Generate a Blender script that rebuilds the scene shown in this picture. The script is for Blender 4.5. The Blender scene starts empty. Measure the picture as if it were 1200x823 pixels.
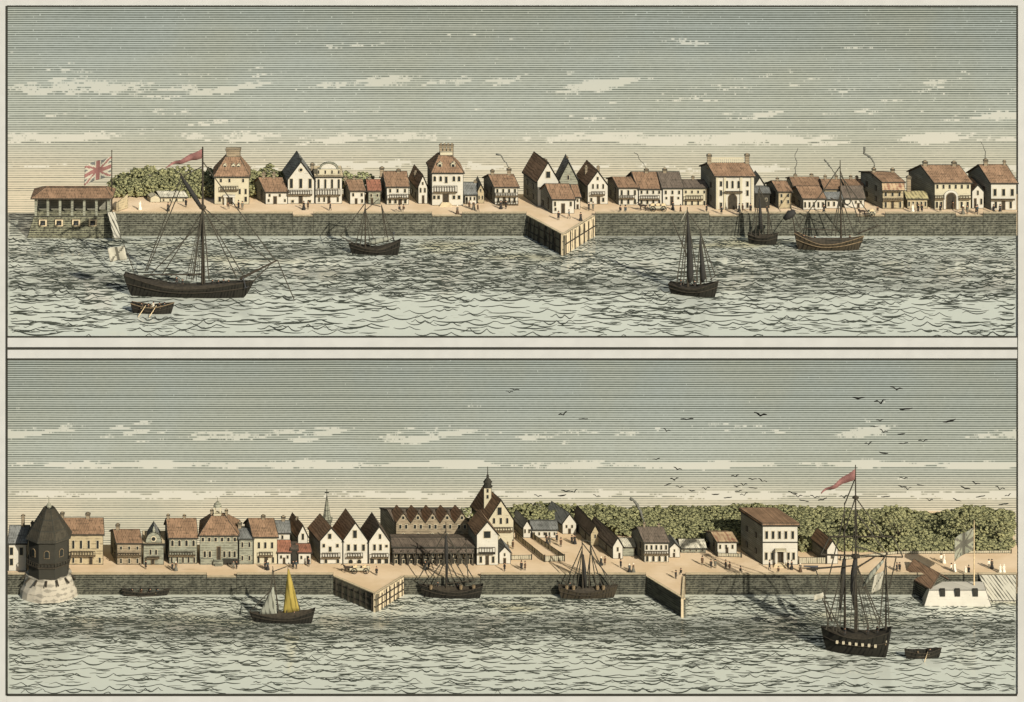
import bpy, bmesh, math, random
from mathutils import Vector, Matrix
random.seed(7)
C = bpy.context.scene.collection
PI = math.pi
D, H = 1000.0, 330.0            # camera distance and height
ZU, ZL = 3.3, -80.5             # the two water levels
GU, GL = 8.35, -76.15           # the two street levels
TU, TL = 9.2, -75.35            # tops of the parapets
QU, QL = 78.0, 60.4             # where the quay faces stand
YS = 106.0                      # sky backdrops
EXPO = 0.62
def S(y): return 1 + y / D
def X(px, y): return (px - 600) * .2 * S(y)
def Z(py, y): return H + ((411.5 - py) * .2 - H) * S(y)
def YG(py, z): return D * ((H - z) / (H - (411.5 - py) * .2) - 1)

# ------------------------------------------------------------------ materials
def lin(c):
    if isinstance(c, str):
        c = [int(c[i:i + 2], 16) / 255 for i in (0, 2, 4)]
    return tuple((v / 12.92 if v <= .04045 else ((v + .055) / 1.055) ** 2.4) for v in c)
class G:
    """small helper that writes node graphs as nested calls"""
    def __init__(s, name, world=False):
        s.mat = bpy.data.materials.new(name); s.mat.use_nodes = True
        s.nt = s.mat.node_tree; s.nt.nodes.clear()
        s.out = s.nt.nodes.new('ShaderNodeOutputMaterial')
    def n(s, t, **kw):
        nd = s.nt.nodes.new(t)
        for k, v in kw.items(): setattr(nd, k, v)
        return nd
    def put(s, sock, v):
        if isinstance(v, bpy.types.NodeSocket): s.nt.links.new(v, sock)
        elif v is not None: sock.default_value = v
    def m(s, op, a, b=None, c=None):
        nd = s.n('ShaderNodeMath', operation=op)
        for i, v in enumerate((a, b, c)):
            if v is not None: s.put(nd.inputs[i], v)
        return nd.outputs[0]
    def add(s, a, b): return s.m('ADD', a, b)
    def sub(s, a, b): return s.m('SUBTRACT', a, b)
    def mul(s, a, b): return s.m('MULTIPLY', a, b)
    def fr(s, a): return s.m('FRACT', a)
    def fl(s, a): return s.m('FLOOR', a)
    def ss(s, v, lo, hi, a=0., b=1.):
        nd = s.n('ShaderNodeMapRange', interpolation_type='SMOOTHSTEP')
        for i, q in enumerate((v, lo, hi, a, b)): s.put(nd.inputs[i], q)
        return nd.outputs[0]
    def co(s, which='Object'):
        t = s.n('ShaderNodeTexCoord'); sp = s.n('ShaderNodeSeparateXYZ')
        s.nt.links.new(t.outputs[which], sp.inputs[0]); return sp.outputs[0], sp.outputs[1], sp.outputs[2]
    def v(s, x, y, z=0.):
        nd = s.n('ShaderNodeCombineXYZ')
        for i, q in enumerate((x, y, z)): s.put(nd.inputs[i], q)
        return nd.outputs[0]
    def noise(s, vec, scale=1., detail=2., rough=.5):
        nd = s.n('ShaderNodeTexNoise'); s.put(nd.inputs['Vector'], vec)
        nd.inputs['Scale'].default_value = scale; nd.inputs['Detail'].default_value = detail; nd.inputs['Roughness'].default_value = rough
        return nd.outputs['Fac']
    def white(s, w):
        nd = s.n('ShaderNodeTexWhiteNoise', noise_dimensions='1D'); s.put(nd.inputs['W'], w); return nd.outputs['Value']
    def vor(s, vec, scale=1., feature='DISTANCE_TO_EDGE'):
        nd = s.n('ShaderNodeTexVoronoi', feature=feature); s.put(nd.inputs['Vector'], vec); nd.inputs['Scale'].default_value = scale
        return nd.outputs['Distance']
    def mix(s, f, a, b):
        nd = s.n('ShaderNodeMix', data_type='RGBA'); s.put(nd.inputs[0], f)
        for i, q in ((6, a), (7, b)):
            s.put(nd.inputs[i], q if isinstance(q, bpy.types.NodeSocket) else (*q, 1))
        return nd.outputs[2]
    def bsdf(s, col, rough=.85, spec=.2, bump=None, bd=.05):
        b = s.n('ShaderNodeBsdfPrincipled'); s.put(b.inputs['Base Color'], col if isinstance(col, bpy.types.NodeSocket) else (*col, 1))
        b.inputs['Roughness'].default_value = rough; b.inputs['Specular IOR Level'].default_value = spec
        if bump is not None:
            bn = s.n('ShaderNodeBump'); s.put(bn.inputs['Height'], bump); bn.inputs['Distance'].default_value = bd
            s.nt.links.new(bn.outputs[0], b.inputs['Normal'])
        s.nt.links.new(b.outputs[0], s.out.inputs[0]); return s.mat
    def emit(s, col, strength=1.):
        e = s.n('ShaderNodeEmission'); s.put(e.inputs[0], col); e.inputs[1].default_value = strength
        s.nt.links.new(e.outputs[0], s.out.inputs[0]); return s.mat
INKC = lin('2c2b22')
M = {}
def plain(name, c, var=.12, scale=3., rough=.85, spec=.2):
    g = G(name); x, y, z = g.co(); n = g.noise(g.v(x, y, z), scale, 3)
    c = lin(c); M[name] = g.bsdf(g.mix(g.ss(n, .3, .7), tuple(v * (1 - var) for v in c), tuple(v * (1 + var) for v in c)), rough, spec)
    return M[name]
plain('ink', '2b2a22', .1)
plain('paper', 'a3a198', .035, .25)
plain('ripple_ink', '33352b', .12, 1.)
plain('leaf_ink', '3a3b26', .1, 1.)
plain('rope', '3a362b', .1)
plain('dark_wood', '332d22', .3, 1.5)
plain('mid_wood', '6a5a41', .25, 1.5)
plain('pale_wood', 'b9a27a', .2, 1.2)
plain('iron', '2d2d2b', .2, 2, .5, .5)
plain('skin', 'b98a68', .05)
plain('cloth_black', '2a2823', .2, 5); plain('cloth_brown', '4a3a2a', .2, 5); plain('cloth_blue', '35403f', .2, 5)
plain('cloth_white', 'cfc5ab', .08, 4); plain('cloth_grey', '5a5648', .15, 5)
plain('horse_hide', '33291f', .2, 3)
plain('pane', '20221e', .3, .9, .35, .4)
plain('frame_paint', 'a89c80', .1, 2)
plain('smoke_grey', '55544a', .15, .8)
plain('flag_red', '76524a', .15, 1); plain('flag_blue', '565650', .15, 1); plain('flag_olive', '7f7d67', .1, 1)
plain('flag_white', '98927e', .08, 1)
plain('feather', '1b1a16', .2, 3)
plain('coping', 'b5a380', .12, .8)
plain('trunk_bark', '4a4333', .25, 1)

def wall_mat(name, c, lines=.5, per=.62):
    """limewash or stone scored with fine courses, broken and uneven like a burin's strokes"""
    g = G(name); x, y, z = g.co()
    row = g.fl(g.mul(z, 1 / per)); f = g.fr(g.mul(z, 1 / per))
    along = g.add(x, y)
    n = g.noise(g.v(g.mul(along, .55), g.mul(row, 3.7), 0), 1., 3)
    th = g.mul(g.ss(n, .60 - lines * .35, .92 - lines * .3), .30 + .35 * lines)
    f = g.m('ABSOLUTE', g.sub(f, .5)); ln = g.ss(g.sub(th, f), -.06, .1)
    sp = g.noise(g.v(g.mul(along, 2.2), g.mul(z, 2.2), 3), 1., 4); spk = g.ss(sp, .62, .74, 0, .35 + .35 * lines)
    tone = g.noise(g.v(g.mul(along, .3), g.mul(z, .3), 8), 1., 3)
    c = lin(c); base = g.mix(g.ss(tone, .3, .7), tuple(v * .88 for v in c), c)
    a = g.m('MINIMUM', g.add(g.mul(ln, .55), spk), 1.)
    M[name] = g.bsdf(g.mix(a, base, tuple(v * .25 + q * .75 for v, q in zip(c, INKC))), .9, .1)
wall_mat('wall_white', 'b3ac99', .12)
wall_mat('wall_cream', 'aea487', .15)
wall_mat('wall_grey', '85836f', .75)
wall_mat('wall_stone', '8b8674', .9)
wall_mat('wall_ochre', '9f9070', .55)
wall_mat('wall_dark', '35322a', .95)
wall_mat('wall_brown', '8a7b62', .7)
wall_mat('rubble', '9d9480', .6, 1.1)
wall_mat('flank_shade', '7d7a6b', 1., .5)  # darker tone for the left flanks: shade put into the wall colour

def roof_mat(name, c, stripes=.42, across=0, dark=None):
    g = G(name); x, y, z = g.co()
    wob = g.mul(g.noise(g.v(x, y, z), .6, 2), .5)
    q = g.add(x, g.mul(y, .35)) if not across else g.add(y, g.mul(x, .3))
    f = g.m('ABSOLUTE', g.sub(g.fr(g.mul(g.add(q, wob), 1 / stripes)), .5))
    idx = g.fl(g.mul(g.add(q, wob), 1 / stripes))
    n = g.noise(g.v(g.mul(idx, 5.3), g.mul(z, .9), 0), 1., 3)
    l1 = g.ss(g.sub(g.mul(g.ss(n, .3, .7), .42), f), -.08, .1)
    f2 = g.m('ABSOLUTE', g.sub(g.fr(g.mul(z, 2.1)), .5)); n2 = g.noise(g.v(g.mul(q, .7), g.mul(g.fl(g.mul(z, 2.1)), 4.1), 5), 1., 3)
    l2 = g.ss(g.sub(g.mul(g.ss(n2, .45, .75), .4), f2), -.08, .1)
    tone = g.noise(g.v(x, y, z), .35, 4, .6)
    c = lin(c); dk = lin(dark) if dark else tuple(v * .3 + q * .4 for v, q in zip(c, INKC))
    base = g.mix(g.ss(tone, .3, .7), tuple(v * .75 for v in c), tuple(v * 1.15 for v in c))
    a = g.m('MINIMUM', g.add(g.mul(l1, .65), g.mul(l2, .55)), 1.)
    M[name] = g.bsdf(g.mix(a, base, dk), .9, .1)
roof_mat('roof_brown', '83684f'); roof_mat('roof_red', '8c5f49'); roof_mat('roof_grey', '73726a'); roof_mat('roof_dark', '665a4c')
roof_mat('roof_shingle', '3d382d'); roof_mat('roof_striped', '9d8666', 1.0, 0, '6e4a3a'); roof_mat('roof_straw', 'a79a6e', .9, 0, '55503a'); roof_mat('roof_pale', 'bdb59d')

def masonry(name, c, dk, per=.55, bright=.5):
    g = G(name); x, y, z = g.co()
    q = g.add(x, g.mul(y, 1.2))
    row = g.fl(g.mul(z, 1 / per)); f = g.m('ABSOLUTE', g.sub(g.fr(g.mul(z, 1 / per)), .5))
    n = g.noise(g.v(g.mul(q, .8), g.mul(row, 5.1), 0), 1., 4, .65)
    ln = g.ss(g.sub(g.mul(g.ss(n, .25, .7), .5), f), -.1, .12)
    blk = g.noise(g.v(g.mul(q, 1.4), g.mul(z, 2.4), 2), 1., 5, .7)
    sp = g.ss(blk, .5, .6)
    joint = g.fr(g.add(g.mul(q, .45), g.mul(g.m('MODULO', row, 2.), .5))); jt = g.ss(g.m('ABSOLUTE', g.sub(joint, .5)), .06, .0)
    tone = g.noise(g.v(g.mul(q, .12), g.mul(z, .2), 7), 1., 4, .6)
    base = g.mix(g.ss(tone, .3, .7), tuple(v * .8 for v in lin(c)), tuple(v * 1.2 for v in lin(c)))
    a = g.m('MINIMUM', g.add(g.add(g.mul(ln, .7), g.mul(sp, .5)), g.mul(jt, .3)), 1.)
    M[name] = g.bsdf(g.mix(a, base, lin(dk)), .95, .1, blk, .15)
masonry('quay_stone', '666454', '26261f'); masonry('quay_dark', '5b594a', '22221c'); masonry('battery_stone', '77745c', '2b2a23')

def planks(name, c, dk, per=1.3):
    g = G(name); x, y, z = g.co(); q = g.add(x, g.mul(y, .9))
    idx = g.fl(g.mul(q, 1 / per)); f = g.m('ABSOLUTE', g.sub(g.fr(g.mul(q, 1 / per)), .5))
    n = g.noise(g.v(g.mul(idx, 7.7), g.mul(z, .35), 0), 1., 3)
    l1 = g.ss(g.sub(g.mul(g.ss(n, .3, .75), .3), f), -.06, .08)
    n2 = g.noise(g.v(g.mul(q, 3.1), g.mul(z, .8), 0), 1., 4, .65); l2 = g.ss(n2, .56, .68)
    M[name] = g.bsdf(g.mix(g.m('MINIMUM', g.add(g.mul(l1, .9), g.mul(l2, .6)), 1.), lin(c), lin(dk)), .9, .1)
planks('timber_lit', 'b8a684', '4a4335', 1.5); planks('timber_shaded', '5a5443', '201f19', 1.2); planks('plank_white', 'a09a86', '35342a', .9)  # two timber tones: lit and shaded pier faces put into the colour
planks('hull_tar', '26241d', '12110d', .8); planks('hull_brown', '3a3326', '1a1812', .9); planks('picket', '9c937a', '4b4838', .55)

def sand():
    g = G('sand'); x, y, z = g.co(); n = g.noise(g.v(x, y, z), .12, 4, .6); n2 = g.noise(g.v(g.mul(x, .5), g.mul(y, 1.8), 0), 1., 5, .7)
    base = g.mix(g.ss(n, .3, .7), lin('c2a883'), lin('cfb795'))
    f = g.m('ABSOLUTE', g.sub(g.fr(g.mul(y, .8)), .5)); row = g.fl(g.mul(y, .8)); n3 = g.noise(g.v(g.mul(x, .12), g.mul(row, 6.3), 0), 1., 3)
    ln = g.ss(g.sub(g.mul(g.ss(n3, .62, .8), .16), f), -.03, .04)
    M['sand'] = g.bsdf(g.mix(g.m('MINIMUM', g.add(g.mul(ln, .4), g.ss(n2, .68, .76, 0, .3)), 1.), base, lin('6d5a3f')), .95, .05)
sand()

def sail(name, c, dk):
    g = G(name); x, y, z = g.co(); f = g.m('ABSOLUTE', g.sub(g.fr(g.mul(g.add(x, g.mul(z, .18)), .9)), .5))
    n = g.noise(g.v(g.mul(x, 1.2), g.mul(z, .35), 0), 1., 3)
    M[name] = g.bsdf(g.mix(g.mul(g.ss(g.sub(g.mul(g.ss(n, .3, .7), .3), f), -.05, .08), .8), lin(c), lin(dk)), .9, .1)
sail('sail_yellow', '8d7b3c', '5e5224'); sail('sail_grey', '7f7e6d', '45443a')

def water(name, L, seed, band):
    """engraved sea: rows of crested wavelets, short strokes and wind-darkened streaks, all in metres on the sheet"""
    g = G(name); x, y, z = g.co(); x = g.add(x, seed * 61.7)
    t = g.mul(y, 1 / L)
    big = g.noise(g.v(g.mul(x, .018), g.mul(y, .10), seed), 1., 4, .6)
    dark = g.m('ADD', g.sub(big, .5), 0.); dark = g.mul(dark, 1.15)
    lo, hi, top = band
    dark = g.add(dark, g.add(g.mul(g.ss(t, lo - .16, lo + .14), top[0]), g.mul(g.ss(t, hi - .06, hi + .12), top[1])))
    dark = g.m('MINIMUM', g.m('MAXIMUM', g.add(dark, top[2]), 0.), 1.)
    ink = None
    for k, (dens, amp, wx, w0) in enumerate(((3.7, .35, .26, .13),)):
        wob = g.mul(g.sub(g.noise(g.v(g.mul(x, .05), g.mul(y, .07), k + seed), 1., 2), .5), 1.9)
        r = g.add(g.mul(g.add(g.mul(t, 12.5), g.mul(g.mul(t, t), 15.)), dens), wob)
        row = g.fl(r); f = g.fr(r)
        ph = g.mul(g.white(g.add(row, 17.3 * (k + 1) + seed)), 19.)
        jig = g.mul(g.noise(g.v(g.mul(x, wx * 2.3), g.mul(row, 3.9), k), 1., 2), 1.1)
        u = g.add(g.add(g.mul(g.mul(x, wx), g.add(.8, g.mul(t, .9))), ph), jig)
        cr = g.sub(1., g.m('ABSOLUTE', g.m('SINE', g.mul(u, PI))))
        am = g.noise(g.v(g.mul(u, .8), g.mul(row, 2.7), 4.), 1., 1)
        h = g.add(.12, g.mul(g.mul(g.m('POWER', cr, 1.35), amp), g.ss(am, .25, .75, .25, 1.)))
        brk = g.noise(g.v(g.mul(x, wx * 1.4), g.mul(row, 7.1), 2. + k), 1., 3)
        if k == 9: cov = 0
        else: cov = g.ss(g.add(brk, g.mul(dark, .80)), .62, .95)
        th = g.mul(cov, g.add(w0, g.mul(dark, .24)))
        d = g.m('ABSOLUTE', g.sub(f, h))
        edge = .14
        s_ = g.ss(g.sub(th, d), -edge * .6, edge)
        s_ = g.mul(s_, g.ss(cov, .0, .25))
        ink = s_ if ink is None else g.m('MAXIMUM', ink, s_)
    body = g.mix(g.ss(dark, .1, .9), lin('c0c0ac'), lin('a1a090'))
    warm = g.ss(g.noise(g.v(g.mul(x, .03), g.mul(y, .06), 31.), 1., 2), .55, .72)
    body = g.mix(g.mul(warm, g.ss(t, .5, .9, 0, .8)), body, lin('b9b088'))
    col = g.mix(ink, body, lin('34362c'))
    M[name] = g.bsdf(col, .10, .5); M[name].node_tree.nodes['Principled BSDF'].inputs['IOR'].default_value = 1.9
water('sea_upper', 78., 1., (.40, .62, (.42, -.10, .02)))
water('sea_lower', 60.4, 5., (.50, .74, (.62, -.50, -.02)))

def sky(name, ztop, zbot, clouds, seed, top='bcc1b3', mid='cbccb8', low='efdcb6', t0=.54, t1=.17):
    """ruled sky: every line keeps its own breaks, so clouds come out as the gaps between strokes"""
    g = G(name); x, y, z = g.co(); per = .57
    hgt = g.mul(g.sub(z, zbot), 1 / (ztop - zbot))
    zz = g.add(z, g.mul(g.sub(g.noise(g.v(g.mul(x, .02), seed, 0), 1., 2), .5), .35))
    row = g.fl(g.mul(zz, 1 / per)); f = g.m('ABSOLUTE', g.sub(g.fr(g.mul(zz, 1 / per)), .5))
    zr = g.mul(row, per)
    cl = g.noise(g.v(g.add(g.mul(x, .055), g.mul(zr, -.13)), g.mul(zr, .25), seed), 1., 8, .70)
    hr = g.mul(g.sub(zr, zbot), 1 / (ztop - zbot))
    cut = None
    for (h0, hw, amt) in clouds:          # bands of height where the cloud gaps open
        w = g.ss(g.m('ABSOLUTE', g.sub(hr, h0)), hw, 0., 0., amt)
        cut = w if cut is None else g.m('MAXIMUM', cut, w)
    gap = g.ss(g.add(cl, cut), .725, .765)
    tone = g.add(t1, g.mul(g.m('POWER', g.m('MAXIMUM', hr, 0.), 1.1), t0 - t1))
    tone = g.add(tone, g.mul(g.sub(g.noise(g.v(g.mul(x, .012), g.mul(z, .03), seed + 4), 1., 3), .5), .22))
    tone = g.add(tone, g.mul(g.sub(g.white(g.add(row, seed)), .5), .22))
    tone = g.add(tone, g.mul(g.sub(g.noise(g.v(g.mul(x, .6), g.mul(row, 9.), seed), 1., 3, .7), .5), .34))
    fleck = g.ss(g.noise(g.v(g.mul(x, 1.1), g.mul(row, 13.), seed + 9), 1., 2), .655, .74)
    tone = g.mul(tone, g.mul(g.sub(1., gap), g.sub(1., g.mul(fleck, .8))))
    ln = g.mul(g.ss(g.sub(g.mul(tone, .5), f), -.10, .12), g.ss(tone, .02, .10))
    base = g.mix(g.ss(hgt, .08, .50), lin(low), lin(mid)); base = g.mix(g.ss(hgt, .45, .9), base, lin(top))
    blot = g.noise(g.v(g.mul(x, .03), g.mul(z, .03), seed + 2), 1., 4, .6)
    base = g.mix(g.ss(blot, .35, .7, 0, .55), base, lin('c2c0a6'))
    base = g.mix(g.mul(gap, g.ss(hgt, .2, .7, .75, .4)), base, lin('ece3ca'))
    col = g.mix(ln, base, lin('63675a'))
    M[name] = g.emit(col, 1 / 2 ** EXPO)
sky('sky_upper', Z(8, YS), Z(250, YS), ((.62, .17, .205), (.47, .10, .17), (.355, .075, .25), (.22, .07, .20), (.82, .12, .13)), 3.3)
sky('sky_lower', Z(422, YS), Z(640, YS), ((.60, .12, .205), (.43, .045, .34), (.27, .05, .28), (.35, .04, .14), (.75, .14, .09)), 11.9)

def foliage(name, c, c2, dk, sc=1.5):
    g = G(name); x, y, z = g.co(); 
    w = g.noise(g.v(x, y, z), .9, 2)
    vec = g.v(g.add(g.mul(x, .9), g.mul(z, .5)), y, g.add(g.mul(z, 1.1), w))
    e = g.vor(vec, sc); ln = g.ss(e, .10, .05)
    e2 = g.vor(g.v(g.mul(x, 1.), y, g.mul(z, 1.)), sc * 2.3); l2 = g.ss(e2, .10, .05)
    n = g.noise(g.v(x, y, z), .35, 3)
    base = g.mix(g.ss(n, .35, .65), lin(c), lin(c2))
    M[name] = g.bsdf(g.mix(g.m('MINIMUM', g.add(g.mul(ln, .6), g.mul(l2, .3)), 1.), base, lin(dk)), .95, .05)
foliage('leaf_olive', '938f64', '82805a', '40402b'); foliage('leaf_pale', 'a09d70', '8a8b62', '3a3c2c')

# ------------------------------------------------------------------ mesh helpers
class MB:
    def __init__(s): s.v, s.f, s.mi = [], [], []
    def face(s, idx, m=0): s.f.append(tuple(idx)); s.mi.append(m)
    def add(s, pts): b = len(s.v); s.v += [tuple(p) for p in pts]; return b
    def ext(s, A, B, m=0):
        """solid between two matching polygons"""
        n = len(A); b = s.add(list(A) + list(B))
        s.face(range(b + n - 1, b - 1, -1), m); s.face(range(b + n, b + 2 * n), m)
        for i in range(n):
            j = (i + 1) % n; s.face((b + i, b + j, b + n + j, b + n + i), m)
    def chev(s, A, B, m=0):
        """solid between two matching six-point chevrons, each end in two quads"""
        b = s.add(list(A) + list(B))
        for o in (b, b + 6): s.face((o, o + 1, o + 4, o + 5), m); s.face((o + 1, o + 2, o + 3, o + 4), m)
        for i in range(6): j = (i + 1) % 6; s.face((b + i, b + j, b + 6 + j, b + 6 + i), m)
    def box(s, x0, x1, y0, y1, z0, z1, m=0, sk=0.):
        """sk: sideways shift per metre of depth (a skewed plot)"""
        f = lambda x, y, z: (x + sk * y, y, z)
        s.ext([f(x0, y0, z0), f(x1, y0, z0), f(x1, y1, z0), f(x0, y1, z0)], [f(x0, y0, z1), f(x1, y0, z1), f(x1, y1, z1), f(x0, y1, z1)], m)
    def tube(s, p, q, r, r2=None, n=6, m=0):
        p, q = Vector(p), Vector(q); r2 = r if r2 is None else r2
        d = (q - p).normalized(); a = d.orthogonal().normalized(); c = d.cross(a)
        ring = lambda o, R: [o + (a * math.cos(t) + c * math.sin(t)) * R for t in [2 * PI * i / n for i in range(n)]]
        s.ext(ring(p, r), ring(q, r2), m)
    def path(s, pts, rs, n=5, m=0):
        """one continuous tube through a list of points"""
        b0 = None
        for i, p in enumerate(pts):
            p = Vector(p); a = Vector(pts[max(0, i - 1)]); c = Vector(pts[min(len(pts) - 1, i + 1)])
            d = (c - a).normalized(); u = d.cross(Vector((0, 1, 0)));
            if u.length < .01: u = d.orthogonal()
            u.normalize(); w = d.cross(u); r = rs[i] if isinstance(rs, (list, tuple)) else rs
            b = s.add([p + (u * math.cos(2 * PI * k / n) + w * math.sin(2 * PI * k / n)) * r for k in range(n)])
            if b0 is None: s.face(range(b, b + n), m)
            else:
                for k in range(n): s.face((b0 + k, b0 + (k + 1) % n, b + (k + 1) % n, b + k), m)
            b0 = b
        s.face(range(b0 + n - 1, b0 - 1, -1), m)
    def lathe(s, prof, c=(0, 0, 0), n=8, m=0, ph=0., sx=1., sy=1.):
        b0 = None
        for (r, z) in prof:
            b = s.add([(c[0] + sx * r * math.cos(ph + 2 * PI * k / n), c[1] + sy * r * math.sin(ph + 2 * PI * k / n), c[2] + z) for k in range(n)])
            if b0 is None: s.face(range(b + n - 1, b - 1, -1), m)
            else:
                for k in range(n): s.face((b0 + k, b0 + (k + 1) % n, b + (k + 1) % n, b + k), m)
            b0 = b
        s.face(range(b0, b0 + n), m)
    def build(s, name, mats, parent=None, ink=0., smooth=False, amin=.25, loc=None):
        if not isinstance(mats, (list, tuple)): mats = [mats]
        me = bpy.data.meshes.new(name); bm = bmesh.new()
        vs = [bm.verts.new(p) for p in s.v]
        for f, m in zip(s.f, s.mi):
            try: q = bm.faces.new([vs[i] for i in f]); q.material_index = m
            except ValueError: pass
        bmesh.ops.recalc_face_normals(bm, faces=bm.faces)
        nm = len(mats)
        if ink:
            fs = [f for f in bm.faces if f.calc_area() > amin]
            r = bmesh.ops.inset_individual(bm, faces=fs, thickness=ink, use_even_offset=True)
            for f in r['faces']: f.material_index = nm
            mats = list(mats) + ['ink']
        for f in bm.faces: f.smooth = smooth
        bm.to_mesh(me); bm.free()
        for m in mats: me.materials.append(M[m])
        o = bpy.data.objects.new(name, me); C.objects.link(o)
        if parent: o.parent = parent
        if loc is not None: o.location = loc
        return o
def tag(o, label=None, cat=None, group=None, kind=None):
    for k, v in (('label', label), ('category', cat), ('group', group), ('kind', kind)):
        if v: o[k] = v
    return o
def empty(name, loc, label, cat, group=None, rz=0.):
    o = bpy.data.objects.new(name, None); C.objects.link(o); o.location = loc; o.rotation_euler = (0, 0, rz)
    o.empty_display_size = .5
    return tag(o, label, cat, group)
def copy_tree(o, parent=None):
    c = o.copy(); C.objects.link(c); c.parent = parent
    for ch in o.children: copy_tree(ch, c)
    return c
# ------------------------------------------------------------------ light, camera, world
sc = bpy.context.scene
AZ, EL = math.radians(33), math.radians(28.5)
w = bpy.data.worlds.new('World'); sc.world = w; w.use_nodes = True
nt = w.node_tree; bg = nt.nodes['Background']; bg.inputs[1].default_value = .085
st = nt.nodes.new('ShaderNodeTexSky'); st.sky_type = 'NISHITA'; st.sun_disc = False
st.sun_elevation = EL; st.sun_rotation = PI - AZ
nt.links.new(st.outputs[0], bg.inputs[0])
L = bpy.data.lights.new('sun', 'SUN'); L.energy = 4.3; L.angle = math.radians(.5); L.color = (1., .97, .915)
so = bpy.data.objects.new('sun', L); C.objects.link(so)
so.rotation_euler = Vector((math.sin(AZ) * math.cos(EL), -math.cos(AZ) * math.cos(EL), math.sin(EL))).to_track_quat('Z', 'Y').to_euler()
so.location = (150, -150, 120)
cd = bpy.data.cameras.new('camera'); cam = bpy.data.objects.new('camera', cd); C.objects.link(cam)
cam.location = (0, -D, H); cam.rotation_euler = (PI / 2, 0, 0)
cd.sensor_width = 36; cd.lens = 36 * D / 240; cd.shift_y = -H / 240; cd.clip_start = 1; cd.clip_end = 4000
sc.camera = cam
sc.view_settings.view_transform = 'Standard'; sc.view_settings.look = 'None'; sc.view_settings.exposure = EXPO; sc.view_settings.gamma = 1

# ------------------------------------------------------------------ sheets of the setting
def edge(y, px=8.): return X(px, y)
def sheet(name, mat, z, y0, y1, nx=1):
    b = MB(); i = b.add([(edge(y0), y0, z), (edge(y0, 1192), y0, z), (edge(y1, 1192), y1, z), (edge(y1), y1, z)]); b.face(range(i, i + 4))
    return tag(b.build(name, mat), kind='structure')
sheet('water', 'sea_upper', ZU, 0, 97.4)
sheet('water', 'sea_lower', ZL, 0, 80)
from mathutils import noise as mn
def ripples(z, Lq, seed, dark):
    """crests and ripples of the sea as low raised ridges, long and loose in front, short and close by the quay"""
    rnd = random.Random(seed); b = MB(); sc_y = Lq / 116.
    def stroke(x, y, ln, amp, wd, hum, ph, n):
        ids = []
        for i in range(n + 1):
            u = i / n; q = (hum * u + ph); c = 1 - abs(math.sin(PI * q)); yy = y + amp * (c ** 1.25) + amp * .25 * math.sin(3 * u + ph * 5)
            w_ = wd * (.15 + .85 * math.sin(PI * min(1, max(0, u))) ** .6) * (1.25 - .5 * c)
            xx = x + ln * (u - .5)
            if not (edge(yy) + .3 < xx < edge(yy, 1192) - .3) or yy < .25 or (yy > Lq - .3 and y < Lq):
                if len(ids) < 2: ids = []; continue
                break
            ids.append(b.add([(xx, yy - w_, z + .012), (xx, yy, z + .05 + w_ * .28), (xx, yy + w_, z + .012)]))
        for p, q in zip(ids, ids[1:]):
            b.face((p, q, q + 1, p + 1)); b.face((p + 1, q + 1, q + 2, p + 2))
    t = .012
    while t < .985:
        px = 8.; gap = 4.7 * (1 - t) ** 1.1 + 2.4
        while px < 1192:
            tt = t + rnd.uniform(-.5, .5) * gap / 116; y = tt * Lq; d = dark(px, tt)
            lp = rnd.uniform(.6, 1.5) * (40 * (1 - t) ** 1.2 + 13); ln = lp * .2 * S(y)
            big_ = rnd.random() < .8
            stroke(X(px, y) + ln / 2, y, ln, rnd.uniform(.35, 1.) * gap * .85 * sc_y, (.50 + .3 * d) * sc_y * rnd.uniform(.7, 1.25) * (.72 + .28 * (1 - t)), rnd.choice((1, 1.5, 2, 2.6)), rnd.random(), 12)
            px += lp * rnd.uniform(.82, 1.5)
        t += gap / 116 * .80
    for _ in range(7800):
        px, tt = rnd.uniform(9, 1191), rnd.uniform(.03, .985); d = dark(px, tt)
        if rnd.random() > d: continue
        y = tt * Lq; lp = rnd.uniform(7, 22); ln = lp * .2 * S(y); stroke(X(px, y), y, ln, rnd.uniform(.2, 1.3) * sc_y, rnd.uniform(.22, .5) * sc_y, rnd.choice((.5, 1, 1.5)), rnd.random(), 6)
    if seed == 5:
        yy = 78.3
        while yy < 97:
            px = 8.5
            while px < 48: lp = rnd.uniform(10, 26); stroke(X(px, yy) + lp * .1, yy, lp * .21, rnd.uniform(.1, .5), .3, 1, rnd.random(), 6); px += lp * rnd.uniform(.8, 1.3)
            yy += 1.5
    return tag(b.build('water_ripples', 'ripple_ink'), kind='structure')
def sm(v, a, c): v = max(0., min(1., (v - a) / (c - a))); return v * v * (3 - 2 * v)
def dark_u(px, t):
    n = mn.noise(Vector((px * .006, t * 5., 3.3))) + .5 * mn.noise(Vector((px * .02, t * 13., 1.)))
    return max(0., min(1., .22 + .36 * sm(t, .30, .55) * (1 - .55 * sm(t, .66, .9)) * (.6 + .4 * sm(abs(px - 560), 620, 150)) + n * .5))
def dark_l(px, t):
    n = mn.noise(Vector((px * .006, t * 5., 8.3))) + .5 * mn.noise(Vector((px * .02, t * 13., 4.)))
    return max(0., min(1., .22 + .46 * sm(t, .33, .55) * (1 - .85 * sm(t, .70, .82)) + n * .5 + .5 * sm(t, .8, .95) * sm(abs(px - 640), 190, 90)))
ripples(ZU, 77.3, 5, dark_u); ripples(ZL, 59.8, 9, dark_l)
def backdrop(name, mat, zt, zb):
    b = MB(); b.box(edge(YS), edge(YS, 1192), YS, YS + .4, zb, zt); return tag(b.build(name, mat), kind='structure')
backdrop('sky', 'sky_upper', Z(7.5, YS), -3.)
backdrop('sky', 'sky_lower', -4., -92.)
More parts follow.
